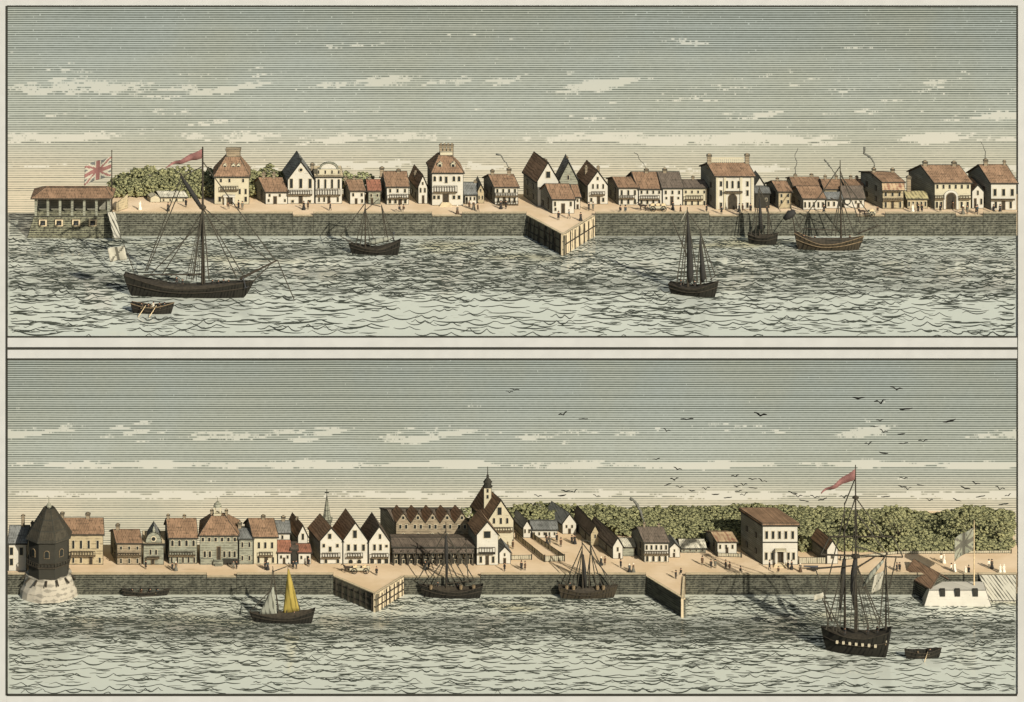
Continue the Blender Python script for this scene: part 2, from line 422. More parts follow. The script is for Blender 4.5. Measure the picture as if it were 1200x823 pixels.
def land(name, pts, ztop, zbot):
    b = MB(); b.ext([(x, y, zbot) for x, y in pts], [(x, y, ztop) for x, y in pts]); return tag(b.build(name, 'sand'), kind='structure')
TIPU = (X(660, 61.7), 61.7)
land('ground', [(X(62, QU), QU + .4), (X(617, QU), QU + .4), (TIPU[0], TIPU[1] + .6), (X(697, QU), QU + .4), (edge(QU, 1192), QU + .4), (edge(97, 1192), 97), (X(352, 97), 97), (X(352, 103.5), 103.5), (X(62, 103.5), 103.5)], GU, ZU - 2)
TA, TB = (X(440, 49.1), 49.1), (X(801, 45.9), 45.9)
land('ground', [(edge(QL), QL + .4), (X(391, QL), QL + .4), (TA[0], TA[1] + .6), (X(473, QL), QL + .4), (X(757, QL), QL + .4), (TB[0] - .1, TB[1] + .8), (X(802.6, QL), QL + .4),
                (edge(QL, 1192), QL + .4), (edge(80, 1192), 80), (X(1181, 105), 105), (X(596, 105), 105), (X(596, 92), 92), (X(448, 92), 92), (X(448, 82), 82), (edge(82), 82)], GL, ZL - 2)

# paper margin round the two views and the strip between them
pap = empty('paper_border', (0, 0, 0), 'cream paper margin with thin black rules around and between both harbour views', 'paper border')
b = MB(); b.box(-175, 175, 107, 107.3, -130, 110); b.build('backing_sheet', 'paper', pap)
def board(zb, zt, nm, yb):
    b = MB(); A = [(edge(0), 0), (edge(0, 1192), 0), (edge(yb, 1192), yb), (edge(yb), yb)]
    b.ext([(x, y, zb) for x, y in A], [(x, y, zt) for x, y in A]); return b.build(nm, 'paper', pap)
board(-1.9, ZU - .05, 'centre_strip', 97); board(-96, ZL - .05, 'lower_strip', 62)
b = MB(); b.box(-150, -118.42, 0, .3, -110, 100); b.build('side_strip', 'paper', pap)
def rule(x0, x1, y0, y1, z0, z1): b = MB(); b.box(x0, x1, y0, y1, z0, z1); b.build('rule', 'ink', pap)
e0, e1 = edge(0), edge(0, 1192)
rule(e0, e1, -.1, .1, ZU - .14, ZU + .2); rule(e0 - .01, e1, -.12, -.002, .36, .92); rule(e0, e1, -.1, -.002, -2.1, -1.7)
rule(e0, e1, -.1, .1, ZL - .35, ZL + .15)
rule(-118.68, -118.22, -.1, .4, ZL - .2, 80.9)
rule(edge(YS), edge(YS, 1192), YS - .15, YS - .002, Z(8.5, YS), Z(6.5, YS))
rule(edge(YS, 1190.9), edge(YS, 1193), YS - .2, YS + .2, -96, Z(6.7, YS))
for zz in (ZU, ZL):      # the rule runs on along the end of each sheet
    b = MB(); A = [(edge(0, 1191.2), 0), (edge(0, 1192.8), 0), (edge(78, 1192.8), 78), (edge(78, 1191.2), 78)]
    b.ext([(x, y, zz + .01) for x, y in A], [(x, y, zz + .15) for x, y in A]); b.build('rule', 'ink', pap)

# ------------------------------------------------------------------ quay walls, one thing per stretch
def quay(label, a, c, ztop, zbot, th=.9, mat='quay_stone', cope='coping', ch=.2, posts=0, group=None, name='quay_wall', rails=0):
    a, c = Vector((*a, 0)), Vector((*c, 0)); d = (c - a).normalized(); n = Vector((-d.y, d.x, 0))     # n points inland
    r = empty(name, a + Vector((0, 0, zbot)), label, 'quay wall', group); o = a
    def slab(e0, e1, t0, t1, z0, z1, nm, mt, ink=0.):
        q = [a - d * e0 - o + n * t0, c + d * e1 - o + n * t0, c + d * e1 - o + n * t1, a - d * e0 - o + n * t1]
        m = MB(); m.ext([(p.x, p.y, z0 - zbot) for p in q], [(p.x, p.y, z1 - zbot) for p in q]); return m.build(nm, mt, r, ink)
    slab(0, 0, 0, th, zbot, ztop - ch, 'wall', mat)
    slab(0, 0, -.1, th, ztop - ch, ztop, 'coping', cope, .07)
    ln = (c - a).length
    for i in range(posts):
        u = (i + .5) / posts * ln; p = a + d * u - o
        m = MB(); hgt = ztop - ch - .05 - zbot
        m.tube((p.x - n.x * .2, p.y - n.y * .2, .0), (p.x - n.x * .2, p.y - n.y * .2, hgt - random.uniform(.0, .5)), .11, .13); m.build('fender_post', 'dark_wood', r)
    for i in range(rails):
        z = zbot + 1.5 + (ztop - zbot - 2.) * (i + .7) / (rails + .4)
        slab(0, 0, -.12, -.01, z, z + .3, 'rail', 'dark_wood')
    return r
zb = ZU - 1.5
def line(px0, px1, y, T): return (X(px0, y), y), (X(px1, y), y)
for lab, p0, p1, low in (
    ('long stretch of stone quay wall between the battery and the first landing gap', 131, 343, 0), ('low landing gap in the quay wall below the round-window gable house', 343.4, 367, 1),
    ('stretch of quay wall behind the small sloop with furled sails', 367.4, 506, 0), ('low landing gap in the quay wall below the tall hipped house', 506.4, 541, 1),
    ('short quay wall stretch running up to the shaded bastion flank', 541.4, 617, 0), ('quay wall stretch right of the bright bastion flank, below the terrace', 697.4, 831, 0),
    ('low landing gap in the quay wall below the arched white hall', 831.4, 866, 1), ('stretch of quay wall behind the moored brig and small dark smack', 866.4, 1003, 0),
    ('low landing gap in the quay wall below the horse cart', 1003.4, 1037, 1), ('plain stretch of quay wall below the striped roofs', 1037.4, 1120, 0),
    ('low landing gap in the quay wall with three figures standing in it', 1120.4, 1152, 1), ('last short stretch of quay wall at the right border of the upper view', 1152.4, 1191.5, 0)):
    a, c = line(p0, p1, QU, TU)
    quay(lab, a, c, GU + .12 if low else TU, zb, 1.0, 'quay_stone', 'coping', .2)
quay('shaded timber flank of the pointed bastion, facing the tall hipped house side', (X(617.4, QU), QU), TIPU, GU + .28, zb, .6, 'timber_shaded', 'coping', .22, 7, rails=2)
quay('bright timber flank of the pointed bastion with dark fender posts', TIPU, (X(697, QU), QU), GU + .285, zb, .6, 'timber_lit', 'coping', .22, 7, rails=1)
zb = ZL - 1.5
for lab, p0, p1, low, mt in (
    ('short quay wall stretch behind the round wooden tower at the left border', 8.5, 29, 0, 'quay_dark'), ('long quay wall stretch behind the long low rowing barge', 83, 242, 0, 'quay_dark'),
    ('low landing gap in the quay wall below the cupola town hall', 242.4, 277, 1, 'quay_dark'), ('quay wall stretch behind the boat with the yellow sail', 277.4, 390.5, 0, 'quay_dark'),
    ('low quay wall stretch in front of the long dark market hall', 473.4, 563, 1, 'quay_dark'), ('quay wall stretch behind the two-masted ketch, up to the wedge pier', 563.4, 757, 0, 'quay_dark'),
    ('long quay wall stretch below the white flat-roofed mansion, up to the brick shed', 803.4, 1075, 0, 'quay_dark'), ('short quay wall stretch between brick shed and plank wall, below the flagpole', 1075.4, 1146, 0, 'quay_dark'),
    ('last short quay wall stretch behind the planked ramp at the right border', 1146.4, 1191.5, 0, 'quay_dark')):
    a, c = line(p0, p1, QL, TL)
    quay(lab, a, c, GL + .12 if low else TL, zb, 1.0, mt, 'coping', .2)
quay('shaded timber flank of the pointed jetty near the two-wheeled waggon', (X(391, QL), QL), TA, GL + .28, zb, .6, 'timber_shaded', 'coping', .22, 7, rails=2)
quay('bright timber flank of the pointed jetty with dark fender posts', TA, (X(473, QL), QL), GL + .285, zb, .6, 'timber_lit', 'coping', .22, 7, rails=2)
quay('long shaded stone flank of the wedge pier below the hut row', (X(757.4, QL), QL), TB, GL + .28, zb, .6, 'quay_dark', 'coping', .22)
quay('narrow bright end flank of the wedge pier beside the long quay wall', TB, (X(802.8, QL), QL), GL + .285, zb, .6, 'timber_lit', 'coping', .22)
# ------------------------------------------------------------------ houses
CACHE = {}
def cached(key, make):
    if key not in CACHE: CACHE[key] = make()
    me = CACHE[key]; return me
def place(name, me, parent, loc, rz=0.):
    o = bpy.data.objects.new(name, me); C.objects.link(o); o.parent = parent; o.location = loc; o.rotation_euler = (0, 0, rz); return o
def mesh_of(b, mats, ink=0.):
    o = b.build('tmp', mats, None, ink); me = o.data; bpy.data.objects.remove(o); return me
def frame_mesh(w, h, arch, fm):
    def mk():
        b = MB()
        if arch:
            A = [(-w / 2, 0, 0), (w / 2, 0, 0)] + [(w / 2 * math.cos(t), 0, h - w / 2 + w / 2 * math.sin(t)) for t in [PI * i / 8 for i in range(9)]]
            b.ext([(x, -.10, z) for x, y, z in A], [(x, .06, z) for x, y, z in A])
        else:
            b.box(-w / 2, w / 2, -.10, .06, 0, h)
        return mesh_of(b, [fm])
    return cached(('f', round(w, 2), round(h, 2), arch, fm), mk)
def pane_mesh(w, h, arch, pm):
    def mk():
        b = MB(); t = min(.13, w * .14)
        if arch:
            w2 = w / 2 - t
            A = [(-w2, 0, t), (w2, 0, t)] + [(w2 * math.cos(a), 0, h - w / 2 + w2 * math.sin(a)) for a in [PI * i / 8 for i in range(9)]]
            b.ext([(x, -.13, z) for x, y, z in A], [(x, -.09, z) for x, y, z in A])
        else:
            b.box(-w / 2 + t, w / 2 - t, -.13, -.09, t, h - t)
        return mesh_of(b, [pm])
    return cached(('p', round(w, 2), round(h, 2), arch, pm), mk)
def window(p, x, z, w, h, arch=0, y=0., fm='frame_paint', pm='pane', nm='window', rz=0.):
    o = place(nm, frame_mesh(w, h, arch, fm), p, (x, y, z), rz); q = place('pane' if nm == 'window' else 'panel', pane_mesh(w, h, arch, pm), o, (0, 0, 0)); return o
def chimney_mesh(w, h):
    def mk():
        b = MB(); b.box(-w / 2, w / 2, -w / 2, w / 2, -1.2, h); b.box(-w * .65, w * .65, -w * .65, w * .65, h - .35, h - .12); b.box(-w * .3, w * .3, -w * .3, w * .3, h - .1, h + .25)
        return mesh_of(b, ['wall_brown'], .08)
    return cached(('c', round(w, 1), round(h, 1)), mk)
def balcony(p, x0, x1, z, hr=1.1, dep=.9, mat='mid_wood', y=0., roof=0, n=None):
    b = MB(); b.box(x0, x1, y - dep, y + .03, z - .22, z); s = b.build('balcony', mat, p, .05)
    b = MB(); b.box(x0, x1, y - dep, y - dep + .12, z + hr - .14, z + hr)
    n = n or max(3, int((x1 - x0) / .62))
    for i in range(n + 1):
        q = x0 + .07 + (x1 - x0 - .14) * i / n; b.box(q - .07, q + .07, y - dep + .02, y - dep + .1, z - .1, z + hr - .07)
    b.build('railing', 'dark_wood', s); return s
def roofshape(kind, w, d, sh, he, zr, oh=.35, th=.28, a=0., bb=1.):
    """eave: ridge along the street; gable: ridge running back; hip: four slopes up to a short flat top (a..bb of the width)"""
    k = -sh / d; b = MB()
    if kind == 'eave':
        sl = (zr - he) / (d / 2); y0 = -oh
        prof = [(y0, he - sl * oh), (d / 2, zr), (d + oh, he - sl * oh), (d + oh, he - sl * oh + th), (d / 2, zr + th * 1.2), (y0, he - sl * oh + th)]
        A = [(-oh + k * y, y, z) for y, z in prof]; B = [(w + oh + k * y, y, z) for y, z in prof]; b.chev(A, B)
    elif kind == 'gable':
        sl = (zr - he) / (w / 2)
        prof = [(-oh, he - sl * oh), (w / 2, zr), (w + oh, he - sl * oh), (w + oh, he - sl * oh + th), (w / 2, zr + th * 1.3), (-oh, he - sl * oh + th)]
        A = [(x + k * -.25, -.25, z) for x, z in prof]; B = [(x + k * (d + .2), d + .2, z) for x, z in prof]; b.chev(A, B)
    else:
        f = lambda x, y, z: (x + k * y, y, z)
        lo = [f(-oh, -oh, he), f(w + oh, -oh, he), f(w + oh, d + oh, he), f(-oh, d + oh, he)]
        if kind == 'hip': t = [f(w * a, d * .40, zr), f(w * bb, d * .40, zr), f(w * bb, d * .60, zr), f(w * a, d * .60, zr)]
        else: t = [f(-oh, -oh, zr), f(w + oh, -oh, zr), f(w + oh, d + oh, zr), f(-oh, d + oh, zr)]
        i = b.add([(x, y, z - .25) for x, y, z in lo] + lo + t)
        b.face((i, i + 3, i + 2, i + 1)); b.face((i + 8, i + 9, i + 10, i + 11))
        for j in range(4):
            q = (j + 1) % 4; b.face((i + j, i + q, i + 4 + q, i + 4 + j)); b.face((i + 4 + j, i + 4 + q, i + 8 + q, i + 8 + j))
    return b
def wallshape(kind, w, d, sh, he, zr):
    k = -sh / d; f = lambda x, y, z: (x + k * y, y, z); b = MB()
    if kind == 'gable':
        A = [(0, 0), (w, 0), (w, he), (w / 2, zr), (0, he)]; b.ext([f(x, 0, z) for x, z in A], [f(x, d, z) for x, z in A])
    elif kind == 'eave':
        A = [(0, 0), (0, he), (d / 2, zr), (d, he), (d, 0)]; b.ext([f(0, y, z) for y, z in A], [f(w, y, z) for y, z in A])
    else: b.box(0, w, 0, d, 0, he, 0, k)
    return b
def house(lv, name, label, fx, base, eave, ridge, kind='eave', side=8, d=7., wall='wall_white', roof='roof_brown', rows=(), doors=(), balc=(), chim=(), cat='house', group=None,
          top=(.2, .8), fm='frame_paint', roofs=True, sidewin=0, yoff=0., flank='flank_shade'):
    zg = GU if lv == 'u' else GL
    y0 = YG(base, zg) + yoff; s = S(y0); x0, x1 = X(fx[0], y0), X(fx[1], y0); w = x1 - x0
    he = Z(eave, y0) - zg; sh = side * .2 * s
    zr = (Z(ridge, y0) if kind == 'gable' else Z(ridge, y0 + (.4 * d if kind == 'hip' else d / 2))) - zg
    if kind == 'flat': zr = Z(ridge, y0) - zg
    r = empty(name, (x0, y0, zg), label, cat, group)
    r['_dim'] = (w, d, sh, he, zr, s)
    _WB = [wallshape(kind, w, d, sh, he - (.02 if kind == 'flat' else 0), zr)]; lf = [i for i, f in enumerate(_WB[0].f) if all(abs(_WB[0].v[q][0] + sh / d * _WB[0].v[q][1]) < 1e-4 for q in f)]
    for i in lf: _WB[0].mi[i] = 1  # left wall takes the tone with shade painted in
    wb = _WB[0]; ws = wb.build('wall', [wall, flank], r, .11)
    R = roofshape(kind, w, d, sh, he, zr, a=top[0], bb=top[1]).build('roof', roof, r, .13) if roofs else r
    zz = lambda py: Z(py, y0) - zg; xx = lambda px: X(px, y0) - x0
    for row in rows:            # (top py, bottom py, count or list of px, width px, arched, nudge)
        t, bt, n = row[:3]; ww = (row[3] if len(row) > 3 else 3.6) * .2 * s; ar = row[4] if len(row) > 4 else 0
        xs = [w * (i + .5) / n for i in range(n)] if isinstance(n, int) else [xx(p) for p in n]
        for q in xs: window(r, q, zz(bt), ww, zz(t) - zz(bt), ar, 0, fm)
    for dr in doors:            # (px, top py, width px, arched)
        ww = (dr[2] if len(dr) > 2 else 4) * .2 * s; window(r, xx(dr[0]), .02, ww, zz(dr[1]), dr[3] if len(dr) > 3 else 0, 0, 'mid_wood', 'dark_wood', 'door')
    for bl in balc: balcony(r, xx(bl[0]), xx(bl[1]), zz(bl[2]), *(bl[3:] if len(bl) > 3 else ()))
    for c in chim:              # (px, top py[, width px])
        cw = (c[2] if len(c) > 2 else 4) * .2 * s
        if kind == 'eave': yy = d / 2; 
        elif kind == 'gable': yy = d * .55
        else: yy = d * .5
        x = X(c[0], y0 + yy) - x0; zt = Z(c[1], y0 + yy) - zg
        if kind == 'eave': zb_ = zr
        elif kind == 'gable':
            xm = w / 2 - sh * yy / d; zb_ = zr - abs(x - xm) * (zr - he) / (w / 2)
        else: zb_ = zr
        zb_ = max(he * .6, zb_)
        place('chimney', chimney_mesh(round(cw, 1), round(max(.5, zt - zb_), 1)), R, (x, yy, zb_))
    for i in range(sidewin):    # openings in the flank wall
        t = (i % 2 + .7) / 2.4; zq = he * (.18 if i < 2 else .58)
        yy = d * t; window(r, -sh * t - .03, zq, .9, 1.3, 0, yy, 'dark_wood', 'pane', 'window', math.atan2(-d, sh))
    return r
def dims(r): return tuple(r['_dim'])
# ------------------------------------------------------------------ upper view, left to right
U, W_ = 'u', 'l'
def dormer(r, px, py, w=1.5, h=1.6, dy=1.0, y0=None):
    """small roof window standing out of the slope"""
    R = [c for c in r.children if c.name.startswith('roof')][0]; y0 = r.location.y
    x = X(px, y0 + dy) - r.location.x; z = Z(py, y0 + dy) - r.location.z
    b = MB(); A = [(-w / 2, 0), (w / 2, 0), (w / 2, h * .7), (0, h), (-w / 2, h * .7)]
    b.ext([(x + a, dy, z + q) for a, q in A], [(x + a, dy + 1.8, z + q) for a, q in A]); d = b.build('dormer', 'wall_cream', R, .07)
    b = MB(); b.box(x - w * .28, x + w * .28, dy - .06, dy + .05, z + .15, z + h * .62); b.build('dormer_pane', 'pane', R)
r = house(U, 'shed', 'long low pale shed with small front gable below the wood', (188, 219), 237, 231.5, 225, 'eave', 10, 5, 'wall_cream', 'roof_pale', ((233, 236, 4, 2.2),))
w, d, sh, he, zr, s = dims(r)
b = MB(); A = [(-2.6, 0), (0, 0), (0, he), (-1.3, zr), (-2.6, he)]; b.ext([(x, -.2, z) for x, z in A], [(x - 1, 2.5, z) for x, z in A]); b.build('front_gable', 'wall_cream', r, .09)
r = house(U, 'mansion', 'tall cream house with steep hipped roof, dormers and chimney block by the wood', (251, 292), 239.5, 207, 183, 'hip', 2, 8, 'wall_cream', 'roof_brown',
      ((209, 214, (259, 269, 285), 3), (221, 228, (281, 288), 3.2), (230, 237, (257.5, 288), 4)), ((269, 228, 6),), ((258.5, 279.5, 222),), top=(.32, .72))
w, d, sh, he, zr, s = dims(r); b = MB(); b.box(w * .32, w * .72, d * .38, d * .62, zr - .2, zr + 1.5); b.box(w * .30, w * .74, d * .36, d * .64, zr + 1.3, zr + 1.7); b.build('chimney_block', 'wall_brown', r, .09)
dormer(r, 263.5, 199, 1.0, 1.7, 1.4); dormer(r, 273.5, 200, 1.1, 1.9, 1.4); dormer(r, 279.5, 200, 1.1, 1.9, 1.4)
b = MB()
for q in (264, 274): x = X(q, r.location.y) - r.location.x; b.box(x - .2, x + .2, -.9, -.5, 0, 2.1)
x0_, x1_ = X(262, r.location.y) - r.location.x, X(276, r.location.y) - r.location.x; b.box(x0_, x1_, -1.1, .02, 2.1, 2.5); b.build('portico', 'wall_white', r)
house(U, 'cottage', 'low white cottage with red-brown roof and two yellow chimneys beside the hipped mansion', (311, 337), 239.5, 225, 209, 'eave', 17, 7, 'wall_white', 'roof_brown', ((227, 231, (316, 328), 3), (233, 237, (315, 334), 2.6)), ((322.5, 230, 4.5),), chim=((309, 202.5, 3.6), (321, 202.5, 3.6)), sidewin=3)
r = house(U, 'gabled_house', 'white gabled house with round attic window and long grey balcony', (337, 368.5), 239, 211, 190, 'gable', 7, 9, 'wall_white', 'roof_grey', ((209, 221, (341.5, 352.5, 363.5), 4.6), (234, 238, (343, 363), 4)), ((352.5, 229, 5),), ((337, 366, 227.5, 1.3),), chim=((366, 192, 4),))
w, d, sh, he, zr, s = dims(r); b = MB(); b.lathe([(.62, 0), (.62, .18)], n=12); o = b.build('round_window', 'frame_paint', r); o.rotation_euler = (PI / 2, 0, 0); o.location = (w / 2, 0, Z(199, r.location.y) - r.location.z)
b = MB(); b.lathe([(.4, .19), (.4, .23)], n=12); q = b.build('pane', 'pane', o)
b = MB(); b.path([(w / 2, -.1, zr), (w / 2, -.1, zr + .8), (w / 2, -.1, zr + 1.3)], [.12, .3, .05], 6); b.build('finial', 'ink', r)
r = house(U, 'arched_house', 'pale flat-topped house with a great round arch pediment and brown balcony', (369.5, 401), 239, 207, 205.5, 'flat', 4, 8, 'wall_white', 'coping', ((209.5, 221, 4, 3.2, 1), (231, 237, (374, 380, 396), 2.8)), ((385.5, 229, 3.6),), ((371, 399, 228, 1.7),))
w, d, sh, he, zr, s = dims(r); b = MB(); b.box(.5, w - .5, .1, 1.4, zr, zr + 1.6); at = b.build('attic', 'wall_cream', r, .08)
for i in range(4): window(r, w * (i + .5) / 4, zr + .3, .5, 1.0, 0, .1)
b = MB(); n = 14; ro, ri, cz = w * .36, w * .30, zr + 1.45
A = [(w / 2 + ro * math.cos(PI * i / n), cz + ro * .75 * math.sin(PI * i / n)) for i in range(n + 1)] + [(w / 2 + ri * math.cos(PI * i / n), cz + ri * .72 * math.sin(PI * i / n)) for i in range(n, -1, -1)]
b.ext([(x, .05, z) for x, z in A], [(x, .8, z) for x, z in A]); b.build('arch_rim', 'wall_grey', r, .06)
b = MB(); A = [(w / 2 + ri * .98 * math.cos(PI * i / n), cz + ri * .7 * math.sin(PI * i / n)) for i in range(n + 1)]; b.ext([(x, .2, z) for x, z in A], [(x, .6, z) for x, z in A]); b.build('pediment', 'wall_white', r)
house(U, 'cottage', 'small cream cottage with brown roof just right of the arched house', (410, 427.5), 239.5, 224, 211.5, 'eave', 9, 7, 'wall_white', 'roof_brown', ((226, 230.5, (414, 424), 3), (233, 238, (424.5,), 3)), ((417.5, 232.5, 3.2),), chim=((405, 207.5, 3), (415, 208, 3)))
house(U, 'cottage', 'small grey cottage under a bright red roof', (431.5, 446), 239.5, 224, 211.5, 'eave', 4, 7, 'wall_grey', 'roof_red', ((227, 231, 2, 3),), ((436, 232, 3),), chim=((433, 208, 3),))
house(U, 'house', 'white house with two chimneys and dark shop front behind the small sloop', (453, 479), 240, 219, 202, 'eave', 8, 8, 'wall_white', 'roof_brown', ((221, 226, 3, 3), (233, 239, (457, 463.5, 475), 4)), ((469, 231, 4.6),), ((456, 479, 231.5, 1.1),), chim=((447.5, 196.5, 4.4), (467, 199, 4)), sidewin=2)
house(U, 'gabled_house', 'narrow white gable-end house with brown roof pressed against the tall hipped house', (490, 501), 239, 219, 206, 'gable', 11, 9, 'wall_white', 'roof_brown', ((213, 217, (495.5,), 2.4), (220, 226, (493, 498), 2.6)), ((496, 229, 3),), chim=((487, 201, 3),), sidewin=2)
r = house(U, 'mansion', 'tall white house with tapering brown hipped roof, white chimney crown and front steps', (506, 543), 241, 202.5, 181, 'hip', 6, 9, 'wall_white', 'roof_brown', ((206, 213, (509.5, 516.5, 532, 538), 4, 1), (206.5, 215, (523,), 4), (228.5, 234, (509, 514, 532, 538), 4.2)), ((522.5, 227.5, 7.5),), ((508, 536, 224.5, 1.7),), top=(.27, .64), sidewin=2)
w, d, sh, he, zr, s = dims(r)
b = MB(); b.box(w * .25, w * .66, d * .36, d * .64, zr - .2, zr + .7); o = b.build('chimney_block', 'wall_cream', r, .08)
for i in range(4): place('chimney_pot', chimney_mesh(.8, 1.6), o, (w * (.28 + .117 * i), d * .5, zr + .7))
dormer(r, 515.5, 197, 1.3, 1.5, 1.0); dormer(r, 531, 197, 1.3, 1.5, 1.0)
b = MB()
for i in range(4): x = X(522.5, r.location.y) - r.location.x; b.box(x - 1.6 + i * .2, x + 1.6 - i * .2, -1.3 + i * .3, .02, 0.0 + (i * .22), .22 * (i + 1))
b.build('front_steps', 'coping', r)
house(U, 'cottage', 'low grey-roofed cottage between the tall hipped house and the tiny ochre gable', (544.5, 558.5), 239.5, 228.5, 215, 'eave', 3, 7, 'wall_white', 'roof_grey', ((230.5, 235, 3, 2.6),), ((547, 231.5, 2.8),), chim=((557, 212, 3),))
house(U, 'gabled_house', 'tiny ochre gable-end house standing behind strolling figures', (559.5, 567.5), 238.5, 224, 216, 'gable', 4, 6, 'wall_ochre', 'roof_grey', ((221, 225, (563.5,), 2), (229, 234, 2, 2)))
house(U, 'house', 'white balconied house with brown roof and one smoking white chimney', (579.5, 607), 240, 219.5, 205.5, 'eave', 13, 8, 'wall_white', 'roof_brown', ((221, 226, 4, 3), (231, 238, (584, 597, 603), 3.2)), ((591, 229, 3.6),), ((580, 607, 229, .9), (582, 607.5, 239, 1.0)), chim=((577, 199.5, 4), (596.5, 197.5, 4.4)), sidewin=3)
house(U, 'gabled_house', 'tall white gable with brown roof and one large shuttered attic hatch', (629.5, 654.8), 242, 212.5, 191, 'gable', 16, 9, 'wall_white', 'roof_brown', ((200.5, 209, (642.5,), 6),), chim=((637, 187.5, 7),), sidewin=4)
house(U, 'gabled_house', 'grey stone gable peeping out behind the tall white gable', (655, 677.5), 240, 212, 190, 'gable', 3, 6, 'wall_grey', 'roof_grey', ((205, 211, (666,), 3),), chim=((664.8, 187.5, 2.4),), yoff=2.)
r = house(U, 'cottage', 'front white cottage with brown roof alone on the bastion square', (647, 673), 250.5, 233.5, 216.5, 'eave', 15, 7, 'wall_white', 'roof_brown', ((236, 242, (650.5, 669), 3), (243, 247.5, (651,), 3)), ((660, 238.5, 4.6),), sidewin=3)
r = house(U, 'annexe', 'narrow white annexe at the end of the front cottage on the bastion square', (673.6, 680), 245.5, 231, 217.5, 'eave', 8, 6, 'wall_white', 'roof_brown', ((233, 237, (677,), 2.4),), ((677, 239.5, 2.6),))
house(U, 'gabled_house', 'white gabled house with dark balcony, twin chimneys and brown roof facing the bastion', (688.5, 712.5), 239.5, 217.5, 201, 'gable', 12, 9, 'wall_white', 'roof_brown', ((207, 211.5, (700.5,), 3), (215.5, 221.5, (695, 700.5, 707), 2.6), (231.5, 237, (693, 707), 3.4)), ((701.5, 230.5, 4),), ((692.5, 709, 227.5, .9),), chim=((687, 195, 3), (701, 195, 3)), sidewin=2)
house(U, 'house', 'white house with two thin balconies and a bare dark flank', (724.8, 748), 240.5, 220.5, 208.5, 'eave', 12, 8, 'wall_white', 'roof_brown', ((222.5, 229, 3, 3), (233, 239.5, 3, 3.4)), (), ((726, 744, 231.5, .8),), sidewin=3)
house(U, 'house', 'white house with brown roof and smoking chimney above the horse waggon', (748.4, 776), 240.5, 221.5, 202.5, 'eave', 14, 9, 'wall_white', 'roof_brown', ((223, 227.5, 4, 2.8), (234, 239.5, 4, 3.2)), (), ((750, 773, 232.5, 1.0),), chim=((757.5, 198.5, 4.4),))
house(U, 'house', 'plain white house with four small windows, middle of the terrace behind the waggon', (776.4, 799.8), 241, 220.5, 202.5, 'eave', 9, 9, 'wall_white', 'roof_dark', ((223, 228, 3, 3), (230.5, 234, (781, 795), 3)), ((787.5, 230, 4),), chim=((779, 198, 4.6),))
house(U, 'house', 'terrace end house with dark balcony beside the arched white hall', (800.2, 829), 242, 220.8, 211.5, 'eave', 8, 7, 'wall_cream', 'roof_dark', ((223, 227, 4, 2.6), (235, 241, 4, 3)), (), ((803, 824, 233, 1.1),), chim=((812, 207, 3),), yoff=1.)
r = house(U, 'hall', 'big white hall with tall arched doorway, pilasters and balustrade along the roof ridge', (838, 884), 245.5, 207, 192, 'eave', 15, 9, 'wall_white', 'roof_brown', ((212, 219, (845, 876), 3.6), (222.5, 230, (845, 876), 3.6), (237, 244, (845, 876), 3.6), (211.5, 221, (852, 858.5, 865.5), 3.4, 1)), ((858.5, 227, 11, 1),), ((849, 870, 224.5, .35),), chim=((831, 181.5, 5), (875.5, 181, 5)), sidewin=3)
w, d, sh, he, zr, s = dims(r)
for q in (840.5, 849.5, 868.5, 881.5): x = X(q, r.location.y) - r.location.x; b = MB(); b.box(x - .28, x + .28, -.25, .02, .02, he - .1); b.build('pilaster', 'wall_cream', r)
b = MB(); x0_, x1_ = -sh * .5 + .8, w - sh * .5 - .8; b.box(x0_, x1_, d / 2 - .12, d / 2 + .12, zr + 1.35, zr + 1.6)
for i in range(17): x = x0_ + (x1_ - x0_) * (i + .5) / 17; b.box(x - .13, x + .13, d / 2 - .1, d / 2 + .1, zr + .2, zr + 1.4)
b.build('balustrade', 'wall_cream', r)
house(U, 'hut', 'dark low hut tucked against the right side of the arched white hall', (885.5, 902), 244, 227, 221, 'eave', 2, 6, 'wall_dark', 'roof_grey', ((232, 236, 2, 2.6),))
house(U, 'gabled_house', 'pale little gable rising behind the dark hut by the arched hall', (885, 896), 238, 217, 208, 'gable', 4, 5, 'wall_white', 'roof_grey', yoff=5.)
house(U, 'house', 'brown-roofed house with ochre front and dark flank right of the dark hut', (912, 927.5), 244.5, 225, 213, 'eave', 12, 7, 'wall_ochre', 'roof_brown', ((227, 231.5, 2, 3), (234, 239, 2, 3)), chim=((911, 209, 3.2),), sidewin=3)
house(U, 'house', 'broad brown roof with a striped chimney rising behind the five-windowed low house', (930, 962), 240, 218.5, 208.5, 'eave', 6, 7, 'wall_stone', 'roof_brown', ((221, 226, 4, 3),), chim=((932, 205, 3.6), (951, 204.5, 3.6)), yoff=3.)
house(U, 'cottage', 'low white cottage with five small openings under a sweeping brown roof', (941, 967), 246, 233, 219.5, 'eave', 13, 7, 'wall_white', 'roof_brown', ((236.5, 243.5, 5, 2.8),), sidewin=2)
house(U, 'house', 'house with a lit attic row behind the brig mast', (966, 987), 243, 222, 211, 'eave', 5, 7, 'wall_ochre', 'roof_brown', ((224, 228, 4, 2.4),), chim=((967, 206, 3.4), (980, 206, 3.4)), yoff=3.)
house(U, 'cottage', 'low white lean house beneath the lit attic row, behind the brig mast', (968, 987), 244.5, 234, 226, 'eave', 2, 5, 'wall_white', 'roof_grey', ((236, 242, 3, 3),))
house(U, 'house', 'back house with two dormers and chimney, right of the brig mast', (991, 1012), 241, 219, 211, 'eave', 6, 6, 'wall_ochre', 'roof_brown', ((221, 224, 3, 2.4),), chim=((997, 206.5, 3), (1004, 207, 3)), yoff=4.)
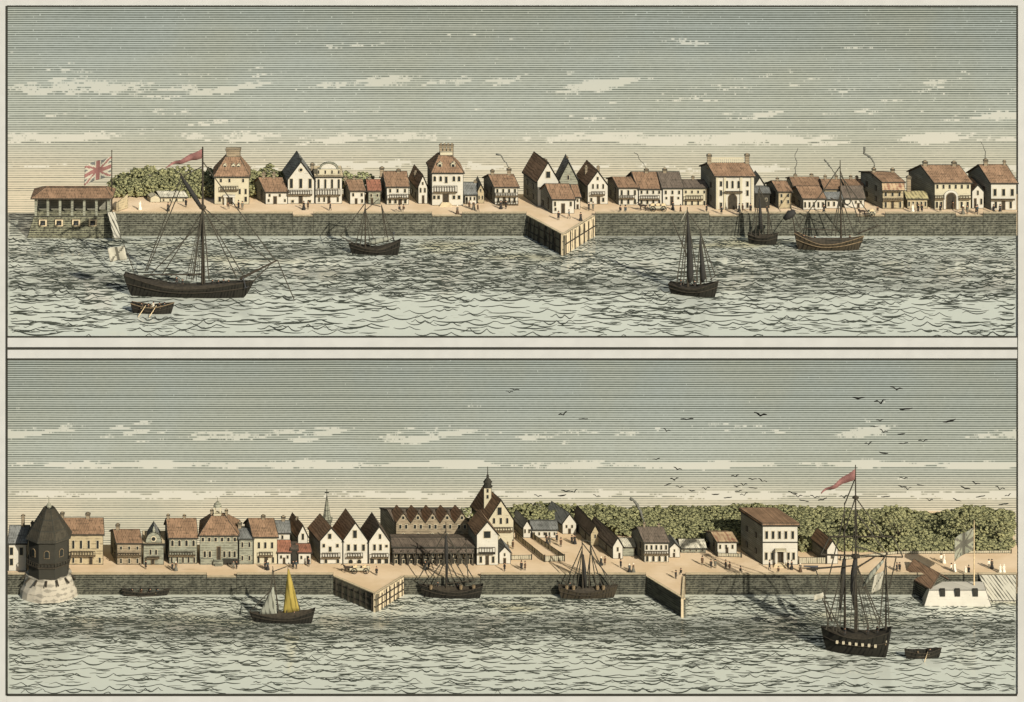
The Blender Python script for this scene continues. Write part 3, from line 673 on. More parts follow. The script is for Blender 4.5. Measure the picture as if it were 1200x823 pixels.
r = house(U, 'cottage', 'white cottage with a round wheel emblem, right of the brig mast', (989, 1013), 244, 233, 219, 'eave', 4, 7, 'wall_white', 'roof_dark', ((235, 239, (1003, 1009), 2.6),), ((1006, 238, 3),))
b = MB(); b.lathe([(.9, 0), (.9, .2)], n=14); o = b.build('wheel_emblem', 'ink', r); o.rotation_euler = (PI / 2, 0, 0); o.location = (X(993, r.location.y) - r.location.x, -.02, Z(236, r.location.y) - r.location.z)
b = MB(); b.lathe([(.6, .2), (.6, .24)], n=14); b.build('emblem_disc', 'wall_white', o)
r = house(U, 'house', 'tall ochre house with rust-striped awning roof and dark flank toned as shade', (1034, 1059), 245, 214, 203, 'eave', 22, 9, 'wall_ochre', 'roof_brown', ((225, 230.5, (1038, 1046, 1054), 3.4), (236.5, 244, (1038, 1055), 3.2)), ((1046, 236, 3.6),), ((1034, 1058, 233.5, .5),), chim=((1024, 197.5, 4), (1046, 198, 4)), sidewin=4)
w, d, sh, he, zr, s = dims(r); b = MB(); z1, z0_ = he - .05, Z(224, r.location.y - 1.3) - r.location.z
A = [(-.03, z1), (-1.5, z0_), (-1.5, z0_ + .2), (-.03, z1 + .2)]; b.ext([(-.2, y, z) for y, z in A], [(w + .2, y, z) for y, z in A]); b.build('awning_roof', 'roof_striped', r, .09)
house(U, 'cottage', 'low ochre cottage with straw-striped roof and a tall dark chimney', (1063, 1087), 244.5, 233.5, 225, 'eave', 3, 6, 'wall_ochre', 'roof_straw', ((236, 242, 5, 2.6),), chim=((1065, 207, 5),))
r = house(U, 'hall', 'large cream hall with a white ringed archway and broad dark flank', (1095, 1138), 245.5, 214.5, 194.5, 'eave', 26, 10, 'wall_cream', 'roof_brown', ((216, 221.5, 6, 3), (236, 244, (1098, 1103, 1127, 1134), 3.4)), ((1114.5, 226, 11, 1),), ((1095, 1106.5, 232, .9), (1124, 1138, 232, .9)), chim=((1084, 189.5, 5), (1118, 190, 5)), sidewin=2)
w, d, sh, he, zr, s = dims(r); x = X(1114.5, r.location.y) - r.location.x; n = 12; hz = Z(231.5, r.location.y) - r.location.z; b = MB()
A = [(x + 1.95 * math.cos(PI * i / n), hz + 1.95 * math.sin(PI * i / n)) for i in range(n + 1)] + [(x - 1.95, .05), (x - 1.3, .05)] + [(x + 1.3 * math.cos(PI * i / n), hz + 1.3 * math.sin(PI * i / n)) for i in range(n, -1, -1)] + [(x + 1.3, .05), (x + 1.95, .05)]
b.ext([(x_, -.3, z) for x_, z in A], [(x_, -.02, z) for x_, z in A]); b.build('arch_ring', 'wall_white', r, .05)
house(U, 'gabled_house', 'little white gabled lodge squeezed beside the archway hall', (1139, 1153), 244.5, 224.5, 217, 'gable', 5, 7, 'wall_white', 'roof_brown', ((223, 229, (1146,), 2.6), (232.5, 240, (1150,), 3)), ((1143, 232.5, 3.2),))
house(U, 'house', 'white smoking-chimney house at the right border of the upper view', (1161, 1191.3), 246.5, 214.5, 194, 'eave', 22, 9, 'wall_white', 'roof_brown', ((221, 230, 3, 4.6), (236, 244.5, (1167, 1184.5), 3.6)), ((1176, 235.5, 4.6),), ((1160.5, 1189, 233, .25),), chim=((1155, 187, 4.4), (1177, 188.5, 3.4)), sidewin=3)

# waterside battery pavilion on its masonry platform
y0 = 76.; P0 = X(39, y0); zt = Z(254.5, y0); r = empty('battery_pavilion', (P0, y0, ZU), 'open columned pavilion with hipped roof on a stone gun platform', 'pavilion')
w = X(129, y0) - P0; hz = zt - ZU; b = MB(); A = [(-2., 0), (w + .8, 0), (w + .8, 9.5), (-2., 9.5)]; B = [(0, .9), (w, .9), (w, 9.), (0, 9.)]
b.ext([(x, y, -1.2) for x, y in A], [(x, y, hz) for x, y in B]); b.build('gun_platform', 'battery_stone', r, .1)
he = Z(231, y0 + 1) - zt
for i in range(7):
    x = .5 + (w - 1.) * i / 6; b = MB(); b.box(x - .3, x + .3, 1.0, 1.6, hz, hz + he); b.box(x - .42, x + .42, .9, 1.7, hz + he - .35, hz + he - .02); b.build('column', 'wall_grey', r)
b = MB(); b.box(.3, w - .3, 6.5, 7., hz, hz + he); b.build('back_wall', 'wall_stone', r)
b = MB(); b.box(.2, w - .2, 1.05, 1.25, hz + .02, hz + 1.2); b.build('parapet', 'battery_stone', r, .07)
b = roofshape('hip', w, 7.4, 0, 0, Z(219.5, y0 + 3.8) - zt - he, .7, a=.13, bb=.93); R = b.build('roof', 'roof_brown', r, .1, loc=(0, .5, hz + he))
EMB = []
for q in (50, 69, 89, 108.5):
    x = X(q, y0) - P0; z = Z(262, y0) - ZU; b = MB(); b.box(x - 1.05, x + 1.05, -.12 + .5, 1.2, z - .9, z + .85); o = b.build('embrasure', 'coping', r, .06)
    b = MB(); b.box(x - .62, x + .62, -.18 + .5, .45, z - .6, z + .6); b.build('opening', 'ink', o); EMB.append((P0 + x, y0 + .3, ZU + z))
for (x, y, z), nm in zip(EMB, ('nearest the open sea', 'second from the sea end', 'third from the sea end', 'nearest the leaning gangway')):
    o = empty('cannon', (x, y, z), 'iron gun muzzle in the pavilion platform, embrasure ' + nm, 'cannon', 'guns in the pavilion platform')
    b = MB(); b.path([(0, .3, 0), (0, -.9, 0), (0, -1.1, 0)], [.34, .26, .34], 8); b.build('barrel', 'iron', o)
b = MB(); A = (X(124.5, 73), X(134, 73), X(142.5, 72), X(133.5, 72)); z1, z0_ = Z(251, 73.5), Z(278.5, 72.)
b.ext([(A[0], 75.5, z1), (A[1], 75.5, z1), (A[2], 71.5, z0_), (A[3], 71.5, z0_)], [(A[0], 75.7, z1 - .3), (A[1], 75.7, z1 - .3), (A[2], 71.7, z0_ - .3), (A[3], 71.7, z0_ - .3)])
tag(b.build('gangway', 'plank_white', None, .08), 'pale leaning gangway board from the pavilion platform down to the water', 'gangway')
b = MB(); y = 82.; b.ext([(X(136, y), y, GU), (X(138.5, y), y, GU), (X(150, y + 3), y + 3, GU), (X(148, y + 3), y + 3, GU)], [(X(136, y), y, Z(238, y)), (X(138.5, y), y, Z(236, y)), (X(150, y + 3), y + 3, Z(227, y + 3)), (X(148, y + 3), y + 3, Z(228, y + 3))])
tag(b.build('windbreak', 'wall_ochre', None, .08), 'small ochre boarded windbreak behind the flagstaff of the pavilion', 'windbreak')

# ------------------------------------------------------------------ lower view, left to right
house(W_, 'house', 'plain white grey-roofed house left of the round wooden tower', (10, 31), 669.5, 637, 617, 'eave', -1, 8, 'wall_white', 'roof_grey', ((641, 651, (13.5, 25), 5), (654, 663, (13.5,), 5)), chim=((38, 612, 3.4), (27, 604, 3.6)))
# the round wooden tower
yc = 61.5; tx = X(57.3, yc); r = empty('wooden_tower', (tx, yc, ZL), 'dark shingled eight-sided tower with peaked roof and ball finial on a rubble mound', 'tower')
zb_ = Z(678, yc - 4.5) - ZL; ze = Z(634, yc - 5) - ZL; rr = 26.4 * .2 * S(yc)
b = MB(); b.lathe([(rr * .93, zb_ - .6), (rr * .93, ze + .4)], n=8, ph=PI / 8); b.build('tower_wall', 'wall_dark', r, .1)
b = MB(); b.lathe([(rr * 1.08, ze - .5), (rr * 1.04, ze - .1), (rr * .80, ze + 1.9), (rr * .52, ze + 4.2), (rr * .25, ze + 6.5), (.2, Z(596.5, yc) - ZL)], n=8, ph=PI / 8); R = b.build('roof', 'roof_shingle', r, .1)
b = MB(); z = Z(597, yc) - ZL; b.lathe([(.15, z - .2), (.15, z + .1), (.5, z + .4), (.68, z + .85), (.5, z + 1.3), (.1, z + 1.6), (.08, z + 3.1)], n=8); b.build('finial', 'wall_grey', R)
b = MB(); b.lathe([(rr * 1.02, zb_ + 2.6), (rr * 1.02, zb_ + 2.9)], n=8, ph=PI / 8); g_ = b.build('gallery', 'dark_wood', r)
b = MB()
for k in range(8):
    a0, a1 = PI / 8 + k * PI / 4, PI / 8 + (k + 1) * PI / 4; pa, pb = Vector((rr * math.cos(a0), rr * math.sin(a0), 0)), Vector((rr * math.cos(a1), rr * math.sin(a1), 0))
    b.tube(pa + Vector((0, 0, zb_ + 3.8)), pb + Vector((0, 0, zb_ + 3.8)), .1)
    for i in range(5): p = pa.lerp(pb, i / 5); b.tube(p + Vector((0, 0, zb_ + 2.7)), p + Vector((0, 0, zb_ + 3.8)), .08)
b.build('gallery_rail', 'dark_wood', g_)
for k in (4, 5, 6, 7):
    a = (k + .5) * PI / 4 + PI / 8
    if k in (4, 5, 6): window(r, rr * .87 * math.cos(a), zb_ + 5., 1.4, 2., 1, rr * .87 * math.sin(a), 'mid_wood', 'pane', 'window', a + PI / 2)
b = MB(); b0 = None; prof = [(1.36, -1.), (1.34, .3), (1.26, 1.6), (1.15, 2.8), (1.02, zb_ - .2), (.5, zb_)]
n = 22
for kk, (q, z) in enumerate(prof):
    i = b.add([(q * rr * math.cos(2 * PI * k / n) * (1 + random.uniform(-.035, .035)), q * rr * math.sin(2 * PI * k / n) * (.92 + random.uniform(-.03, .03)), z + random.uniform(-.12, .12)) for k in range(n)])
    if b0 is not None:
        for k in range(n): b.face((b0 + k, b0 + (k + 1) % n, i + (k + 1) % n, i + k))
    b0 = i
b.face(range(b0, b0 + n)); b.build('rubble_mound', 'rubble', r)
for i in range(7):
    a = PI + PI * (i + .5) / 7; p = Vector((rr * 1.0 * math.cos(a), rr * math.sin(a), zb_ - .3)); b = MB(); b.tube(p, p + Vector((math.cos(a) * 1.4, math.sin(a) * 1.2, -1.0)), .28, .2); b.build('brace', 'dark_wood', r)

house(W_, 'house', 'long ochre house with brown roof and two tall chimneys behind the wooden tower', (74, 121), 662, 626.5, 608, 'eave', 6, 9, 'wall_ochre', 'roof_brown', ((633, 643.5, (86, 95, 104, 114.5), 3.6), (653, 660, (86, 95, 117), 3.2)), ((106.5, 652, 4.4),), ((83, 112, 650.5, 1.3),), chim=((73, 601, 4), (103, 601.5, 4.6)))
house(W_, 'house', 'brown house with long balcony and six windows, left of the bell gable', (137, 166), 662, 637, 621.5, 'eave', 11, 8, 'wall_brown', 'roof_brown', ((640, 644.5, 3, 3.2), (654, 660.5, 3, 3)), (), ((137.5, 165.5, 650.5, .9),), chim=((138, 614.5, 4),), sidewin=3)
r = house(W_, 'bell_gable_house', 'small grey house with a rounded bell gable, round window and finial', (168, 192), 662, 637.5, 636.5, 'flat', 3, 8, 'wall_grey', 'coping', ((643.5, 650.5, (176.5, 183), 3.2, 1),), ((179, 653, 4.4),), ((172, 187, 653, .5),))
w, d, sh, he, zr, s = dims(r); n = 12; A = [(w / 2 + w * .40 * math.cos(PI * i / n), zr + .02 + 2.7 * math.sin(PI * i / n)) for i in range(n + 1)]
b = MB(); b.ext([(x, .05, z) for x, z in A], [(x, .75, z) for x, z in A]); b.build('bell_gable', 'wall_grey', r, .12)
b = MB(); b.lathe([(.75, 0), (.75, .15)], n=12); o = b.build('round_window', 'frame_paint', r); o.rotation_euler = (PI / 2, 0, 0); o.location = (w / 2, .04, zr + 1.05)
b = MB(); b.lathe([(.5, .16), (.5, .2)], n=12); b.build('pane', 'pane', o)
b = MB(); b.path([(w / 2, .4, zr + 2.6), (w / 2, .4, zr + 3.2), (w / 2, .4, zr + 4.)], [.3, .4, .05], 6); b.build('finial', 'wall_grey', r)
b = MB(); A = [(-.2, zr - 1.6), (w / 2, zr + 2.6), (w + .2, zr - 1.6), (w / 2, zr - 1.0)]; k = -sh / d; b.ext([(x + k * .8, .8, z) for x, z in A], [(x + k * d, d, z) for x, z in A]); b.build('roof', 'roof_grey', r, .09)
house(W_, 'house', 'grey house with high brown roof, two white chimneys and a full-width balcony', (198, 231), 661, 630.5, 608.5, 'eave', 8, 9, 'wall_grey', 'roof_brown', ((632.5, 640.5, 4, 4, 1), (652.5, 660, 5, 3)), (), ((197.5, 229, 650, 1.1),), chim=((197, 603.5, 3.4), (216, 604, 3.4)))
r = house(W_, 'town_hall', 'grey hipped town hall with an open arched cupola and small corner chimneys', (234, 279), 661, 627.5, 604.5, 'hip', 2, 10, 'wall_grey', 'roof_brown', ((629.5, 635, 6, 4), (645.5, 653.5, (240, 246, 263, 269, 275), 3.8)), ((256.5, 640.5, 5),), (), top=(.28, .66))
w, d, sh, he, zr, s = dims(r); cx, cy = w * .43, d * .5
b = MB(); b.box(cx - 1.0, cx + 1.0, cy - 1.0, cy + 1.0, zr - .2, zr + .5); o = b.build('cupola', 'wall_cream', r, .07)
for sx in (-1, 1):
    for sy in (-1, 1): b = MB(); b.box(cx + sx * .72 - .14, cx + sx * .72 + .14, cy + sy * .72 - .14, cy + sy * .72 + .14, zr + .5, zr + 1.9); b.build('cupola_post', 'wall_cream', o)
b = MB(); b.lathe([(1.05, zr + 1.9), (1.0, zr + 2.2), (.8, zr + 2.7), (.4, zr + 3.1), (.1, zr + 3.2), (.06, zr + 4.3)], c=(cx, cy, 0), n=10); b.build('cupola_dome', 'wall_grey', o)
for q in (.28, .66): place('chimney', chimney_mesh(.7, 1.1), r, (w * q, d * .5, zr))
b = MB(); b.box(w * .36, w * .62, -1.2, .02, 0, 1.1); b.box(w * .40, w * .58, -1.6, -1.2, 0, .55); b.build('front_steps', 'wall_grey', r, .07)
b = MB(); b.box(w * .02, w * .36, -.6, -.4, 0, 1.5); b.build('forecourt_wall', 'wall_grey', r, .06); b = MB(); b.box(w * .62, w * 1.02, -.6, -.4, 0, 1.5); b.build('forecourt_wall', 'wall_dark', r, .06)
house(W_, 'house', 'narrow grey house with slanting roof right beside the cupola town hall', (280, 296.5), 661.5, 632, 620, 'eave', 3, 8, 'wall_grey', 'roof_grey', ((635, 641.5, 2, 3), (651, 657, 2, 3)), chim=((281, 612.5, 4),))
house(W_, 'house', 'cream house with steep brown roof and tall doorway behind a small balcony', (297, 325), 661.3, 629.5, 608.5, 'eave', 13, 9, 'wall_cream', 'roof_brown', ((635, 643, (303.5, 311, 319), 3.6), (652.5, 660, (303, 320), 3.4)), ((312, 651, 4.6),), ((303.5, 320, 650.5, 1.1),), chim=((308.5, 604.5, 4),), sidewin=2)
house(W_, 'cottage', 'low red-roofed cottage just right of the steep brown-roofed cream house', (325.6, 341), 661.3, 647.5, 634, 'eave', 5, 6, 'wall_white', 'roof_red', ((650.5, 655, 2, 3),), ((333, 653.5, 3),))
house(W_, 'house', 'grey slate roof with one tall white chimney behind the low red-roofed cottages', (322, 340), 655, 625, 611, 'eave', 5, 7, 'wall_white', 'roof_grey', ((627, 632, (331,), 3),), chim=((332, 605.5, 4),), yoff=1.5)
house(W_, 'gabled_house', 'white gable end with brown roof rising behind the red-roofed cottages', (349, 360.5), 655, 628, 616, 'gable', 14, 8, 'wall_white', 'roof_brown', ((625, 633, (355,), 3.6),), chim=((348, 611.5, 3),), yoff=1.0)
house(W_, 'cottage', 'low red-roofed cottage just left of the first of three white gables', (349.5, 364.5), 661.3, 648, 638.5, 'eave', 6, 6, 'wall_white', 'roof_red', ((651, 655.5, 2, 3),), ((361, 652.5, 3),))
house(W_, 'lean_to', 'narrow dark lean-to between the two low red-roofed cottages', (341.5, 348.5), 661.4, 645, 640, 'eave', 2, 5, 'wall_dark', 'roof_dark')
house(W_, 'gabled_house', 'first of three white gabled houses with balconies, below the steeple', (375, 401.5), 661, 634, 619, 'gable', 15, 9, 'wall_white', 'roof_brown', ((625, 632, (386.5,), 5), (637, 642, (379.5, 395.5), 4), (640, 647, (387,), 4.4), (655, 660.5, (382, 396), 4.4)), (), ((377, 399, 652.5, 1.3),))
house(W_, 'gabled_house', 'middle and tallest of three white gabled houses with balconies', (402, 431), 661, 633.5, 613, 'gable', 13, 9, 'wall_white', 'roof_brown', ((621, 631, (416,), 5.6), (637.5, 646, (408.5, 416.5, 426), 4.4), (655, 661, (411, 421), 6, 1)), (), ((406.5, 425.5, 652, 1.2),))
house(W_, 'gabled_house', 'last of three white gabled houses, dark shop front under its balcony', (432, 457), 661.2, 635, 617.5, 'gable', 10, 9, 'wall_white', 'roof_dark', ((625.5, 632, (445.5,), 3.6), (637.5, 645.5, (439, 446), 4), (638, 642, (453,), 4), (654.5, 661, 3, 5.6)), (), ((435.5, 455.5, 652.5, 1.2),))
# steeple behind the gables
yc = 80.; x = X(383, yc); r = empty('steeple', (x, yc, GL), 'slim grey church spire with cross behind the first white gable', 'steeple')
z = lambda py: Z(py, yc) - GL
b = MB(); b.box(-1.05, 1.05, -1.05, 1.05, 0, z(610)); b.build('tower_shaft', 'wall_grey', r, .08)
b = MB(); b.box(-1.4, 1.4, -1.4, 1.4, z(610), z(608.5)); b.build('belfry_ledge', 'wall_grey', r, .06)
b = MB(); b.lathe([(1.15, z(608.4)), (.75, z(598)), (.12, z(581))], n=8, ph=PI / 8); sp = b.build('spire', 'wall_grey', r, .07)
b = MB(); b.box(-.09, .09, -.09, .09, z(582), z(573.5)); b.box(-.55, .55, -.07, .07, z(578), z(577)); b.build('cross', 'ink', sp)
# five-gabled warehouse
yw = 80.; x0_ = X(464, yw); r = empty('warehouse', (x0_, yw, GL), 'long brown warehouse with five pointed gables above the dark market hall', 'warehouse')
w = X(550, yw) - x0_; z = lambda py: Z(py, yw) - GL; gw = w / 5; he, hp = z(613), z(601)
b = MB(); A = [(0, 0), (w, 0)]
for i in range(5, 0, -1): A += [(gw * i, he), (gw * (i - .5), hp)]
A += [(0, he)]; b.ext([(x, 0, q) for x, q in A], [(x - .25, .6, q) for x, q in A]); b.build('front_wall', 'wall_brown', r, .08)
b = MB(); d = 10; zr = Z(599.5, yw + d / 2) - GL; A = [(0, 0), (0, he - .3), (d / 2, zr), (d, he - .3), (d, 0)]; b.ext([(-.4 * y - .3, y + .61, q) for y, q in A], [(w - .4 * y - .3, y + .61, q) for y, q in A]); b.build('wall', 'wall_stone', r, .09)
R = roofshape('eave', w, d, 4., he - .3, zr, .2).build('roof', 'roof_dark', r, .09, loc=(-.3, .62, 0.))
for i in range(5):
    b = roofshape('gable', gw, 4.5, 1.8, he, hp + .05, .02, .25); b.build('gable_roof', 'roof_brown', r, .07, loc=(gw * i, -.05, 0))
    cx = gw * (i + .5); window(r, cx, z(609), .9, 1.0); window(r, cx - gw * .2, z(620), .8, 1.2); window(r, cx + gw * .2, z(620), .8, 1.2); window(r, cx, z(631), .9, 1.4, 1)
    b = MB(); b.path([(cx, -.1, hp), (cx, -.1, hp + .9)], [.12, .05], 5); b.build('finial', 'ink', r)
# dark market hall
r = house(W_, 'market_hall', 'long low dark timber market hall with posts beneath the five gables', (460, 556), 661, 641.5, 631.5, 'eave', 3, 8, 'wall_dark', 'roof_dark', ((645, 653, 13, 3.4), (655.5, 660.8, 11, 3.6)))
w, d, sh, he, zr, s = dims(r)
for i in range(12): x = .3 + (w - .6) * i / 11; b = MB(); b.box(x - .16, x + .16, -1.1, -.8, 0, he - .5); b.build('post', 'dark_wood', r)
b = MB(); A = [(-.02, he - .55), (-1.4, he - 1.1), (-1.4, he - .9), (-.02, he - .3)]; b.ext([(0, y, q) for y, q in A], [(w, y, q) for y, q in A]); b.build('porch_roof', 'roof_dark', r, .08)
# church with lantern tower on the rise
r = house(W_, 'church', 'church with a bell-curved yellowish gable, brown roof and slender lantern tower', (572, 602), 640, 609.5, 586.5, 'gable', 20, 10, 'wall_cream', 'roof_brown', ((594, 604, (585.5,), 6), (606.5, 614, (579, 594.5), 3.6, 1), (606.5, 614.5, (587,), 3.6)), (), ((576, 601, 621.5, 1.1),))
w, d, sh, he, zr, s = dims(r); y0 = r.location.y; x = X(571.5, y0 + 5) - r.location.x; z = lambda py: Z(py, y0 + 5) - r.location.z
b = MB(); b.box(x - 1.0, x + 1.0, 4, 6, he, z(570.5)); t_ = b.build('lantern_tower', 'wall_cream', r, .1)
window(t_, x, z(576), .7, 1.1, 0, 4.); window(t_, x, z(583), .7, 1.1, 0, 4.)
b = MB(); b.lathe([(1.25, z(570.5)), (1.25, z(569.5)), (.95, z(569)), (.95, z(565.5)), (1.2, z(565)), (.75, z(562)), (.28, z(559.5)), (.34, z(557.5)), (.12, z(555.5)), (.08, z(547))], c=(x, 5, 0), n=8); b.build('lantern_cap', 'wall_dark', t_)
r = house(W_, 'gabled_house', 'white gabled house with a wide dark shuttered balcony beside the picket lane', (558.5, 584), 662.5, 627, 612, 'gable', 10, 8, 'wall_white', 'roof_brown', ((622, 631, (571,), 9), (651.5, 660, (563.5, 578), 4)), ((571, 651, 4.4),))
y0 = r.location.y; balcony(r, X(561, y0) - r.location.x, X(580.5, y0) - r.location.x, Z(647, y0) - r.location.z, 1.6, 1.1, 'dark_wood')
house(W_, 'hut', 'tiny white gabled hut attached beside the shuttered balcony house', (585, 598.5), 661, 648, 641, 'gable', 5, 5, 'wall_white', 'roof_grey', ((648, 652, (591.5,), 2.4),), ((591.5, 654, 3.4),))
house(W_, 'cottage', 'white cottage with a red-edged gable at the top of the picket lane', (613, 622.5), 630.5, 618, 610.5, 'gable', 12, 7, 'wall_white', 'roof_grey', ((620, 625, 2, 2.4),))
house(W_, 'cottage', 'long low white cottage with grey roof on the rise below the wood', (623, 653), 630.5, 621.5, 612, 'eave', 2, 7, 'wall_white', 'roof_grey', ((623.5, 627.5, 5, 2.4),), ((640, 624, 2.6),))
house(W_, 'cottage', 'white gabled cottage highest on the rise, grey roof running left', (659, 675.5), 626, 613.5, 602.5, 'gable', 20, 8, 'wall_white', 'roof_grey', ((615, 619, (664, 670.5), 2.6),), ((667.5, 619.5, 3.4),))
house(W_, 'row_house', 'upper dark row house with ochre gable end, stepping down from the wood', (692, 703), 640, 626, 616, 'gable', 20, 13, 'wall_ochre', 'roof_dark', ((626, 631, (697.5,), 2.4),), sidewin=4)
house(W_, 'row_house', 'lower dark row house with white gable end, left of the smoking house', (718, 730), 655, 640.5, 630.5, 'gable', 26, 14, 'wall_white', 'roof_dark', ((641, 646.5, (724,), 2.6),), ((726, 648, 2.4),), sidewin=4)
house(W_, 'house', 'white house with dark roof, verandah of arches and a smoking red chimney', (755, 783.5), 659, 636, 618.5, 'eave', 14, 8, 'wall_white', 'roof_dark', ((638.5, 644.5, 5, 3), (651, 658.5, 4, 4, 1)), (), ((754, 784, 648.5, .9),), chim=((755, 613, 3), (772, 614.5, 3)), sidewin=3)
house(W_, 'shed', 'low white shed roof between the lower row house and the smoking house', (727, 744), 652, 641.5, 632, 'eave', 3, 6, 'wall_grey', 'roof_pale')
house(W_, 'hut', 'tiny white hut with pointed gable right of the smoking house', (784.5, 797), 653.5, 642.5, 636.5, 'gable', 5, 5, 'wall_white', 'roof_grey', ((643.5, 647, (790.5,), 2.2),), ((790, 648, 2.6),))
house(W_, 'shed', 'long low pale-roofed shed below the wood, left of the fenced brown-roofed cottage', (798, 827), 648, 643, 633, 'eave', 3, 6, 'wall_grey', 'roof_pale', ((644, 646.5, 4, 2),))
house(W_, 'hut', 'tiny gable peeping over the long pale shed roof', (803, 810.5), 641, 634, 630, 'gable', 3, 4, 'wall_white', 'roof_grey', yoff=4.)
house(W_, 'cottage', 'white cottage with red-striped roof behind its own picket fence', (840.5, 863.5), 652, 635.5, 624.5, 'eave', 12, 7, 'wall_white', 'roof_striped', ((638, 643.5, (844, 851, 858.5), 3),), ((852, 641.5, 3.4),), sidewin=3)
r = house(W_, 'mansion', 'large white flat-roofed mansion with five upper windows, portico steps and dark flank', (893.5, 935), 662, 615.5, 612.5, 'flat', 23, 10, 'wall_white', 'roof_brown', ((622, 632, (898.5, 906, 913.5, 921, 929), 4.2), (647, 656.5, (898, 905, 924, 930), 4)), ((914.5, 645.5, 6),), sidewin=4)
w, d, sh, he, zr, s = dims(r); y0 = r.location.y; b = MB(); zq = Z(635, y0) - r.location.z; b.box(-.05, w + .05, -.2, .02, zq - .2, zq); b.build('string_course', 'ink', r)
b = MB(); x0_, x1_ = X(908, y0) - r.location.x, X(921, y0) - r.location.x; zq = Z(645, y0) - r.location.z; b.box(x0_, x1_, -1.2, .02, zq, zq + .5); b.build('portico', 'wall_cream', r, .06)
for q in (x0_ + .3, x1_ - .3): b = MB(); b.box(q - .2, q + .2, -1.1, -.7, 0.4, zq); b.build('portico_column', 'wall_white', r)
b = MB()
for i in range(3): b.box(x0_ - .4 + i * .2, x1_ + .4 - i * .2, -2.0 + i * .4, .02, .2 * i, .2 * (i + 1))
b.build('front_steps', 'coping', r)
house(W_, 'cottage', 'small cottage with white gable end and dark flank, half behind the three-masted ship', (969, 982), 661, 644, 634, 'gable', 15, 8, 'wall_white', 'roof_brown', ((649, 655, (975,), 2.8),))
# brick shed and low battery by the flagpole
yb = 55.; r = empty('brick_shed', (X(1090, yb), yb, ZL), 'dark brick waterside shed with long sloping red-brown roof beside the white gun battery', 'shed')
z = lambda py, y: Z(py, y) - ZL; ox, oy = X(1090, yb), yb
A = [(X(1061.5, 64) - ox, 64 - oy), (X(1090, yb) - ox, 0), (X(1111, 61) - ox, 61 - oy), (X(1082, 70) - ox, 70 - oy)]
hw = Z(690, yb) - ZL; hw = max(hw, 3.8)
b = MB(); b.ext([(x, y, -1.) for x, y in A], [(x, y, hw) for x, y in A]); b.build('wall', 'quay_dark', r, .09)
m0 = ((A[0][0] + A[3][0]) / 2, (A[0][1] + A[3][1]) / 2); m1 = ((A[1][0] + A[2][0]) / 2, (A[1][1] + A[2][1]) / 2); zr = hw + 2.6
def sh_(p, e): c = ((A[0][0] + A[2][0]) / 2, (A[0][1] + A[2][1]) / 2); return (c[0] + (p[0] - c[0]) * e, c[1] + (p[1] - c[1]) * e)
P = [sh_(A[1], 1.1), sh_(m1, 1.08), sh_(A[2], 1.1)]; Q = [sh_(A[0], 1.1), sh_(m0, 1.08), sh_(A[3], 1.1)]; hs = (hw - .1, zr, hw - .1)
b = MB(); b.ext([(*P[i], hs[i]) for i in (0, 1, 2)] + [(*P[i], hs[i] - .35) for i in (2, 1, 0)], [(*Q[i], hs[i]) for i in (0, 1, 2)] + [(*Q[i], hs[i] - .35) for i in (2, 1, 0)]); b.build('roof', 'roof_brown', r, .1)
b = MB(); b.ext([(A[1][0], A[1][1], hw), (A[2][0], A[2][1], hw), (m1[0], m1[1], zr - .25)], [(A[0][0], A[0][1], hw), (A[3][0], A[3][1], hw), (m0[0], m0[1], zr - .25)]); b.build('gable', 'quay_dark', r)
ym = 52.8; r = empty('gun_battery', (X(1081, ym), ym, ZL), 'low white sloping gun battery with three dark embrasures standing in the water', 'battery'); ox = X(1081, ym)
w = X(1164, ym) - ox; hz = Z(692, ym + .8) - ZL; a = X(1089, ym) - ox; e = X(1156, ym) - ox
b = MB(); b.ext([(0, 0, -1), (w, 0, -1), (w, 7, -1), (0, 7, -1)], [(a, 1., hz), (e, 1., hz), (e, 6.6, hz), (a, 6.6, hz)]); b.build('rampart', 'wall_white', r, .12)
for q in (1105, 1122.5, 1143.5):
    x = X(q, ym) - ox; b = MB(); b.box(x - .62, x + .62, .45, 1.6, hz - 1.4, hz + .25); o = b.build('embrasure', 'wall_dark', r, .1)
    b = MB(); b.box(x - .3, x + .3, .40, .46, hz - 1.2, hz - .3); b.build('opening', 'ink', o)
b = MB(); yr = 55.5; A = [(X(1147, QL - .15), QL - .15, TL - .1), (X(1191, QL - .15), QL - .15, TL - .1), (X(1191, yr), yr, ZL + .4), (X(1159, yr), yr, ZL + .4)]
b.ext([(x, y, z - .5) for x, y, z in A], A); tag(b.build('plank_ramp', 'plank_white', None, .1), 'pale planked ramp sloping from the quay to the water beside the white gun battery', 'ramp')
# picket fences
def fence(label, pts, hgt, top=GL, mat='picket'):
    """pts: (px, py) of the foot line on the street"""
    P = [Vector((X(px, YG(py, top)), YG(py, top), 0)) for px, py in pts]; o = P[0].copy(); o.z = top
    r = empty('picket_fence', o, label, 'fence', 'picket fences')
    for a, c in zip(P, P[1:]):
        d = (c - a); n = max(2, int(d.length / .55)); u = d.normalized(); nn = Vector((-u.y, u.x, 0))
        b = MB(); A = [a - nn * .05, c - nn * .05, c + nn * .05, a + nn * .05]
        b.ext([(p.x - o.x, p.y - o.y, .12) for p in A], [(p.x - o.x, p.y - o.y, hgt) for p in A]); b.build('fence_panel', mat, r, .08, amin=.1)
        for q in (a, c): b = MB(); b.box(q.x - o.x - .12, q.x - o.x + .12, q.y - o.y - .12, q.y - o.y + .12, 0, hgt + .25); b.build('post', 'dark_wood', r)
fence('long picket fence running down the left edge of the sloping lane garden', ((604, 631), (638, 658.5)), 1.5)
fence('picket fence closing the lower end of the sloping lane garden', ((638.6, 658.6), (661.5, 658)), 1.5)
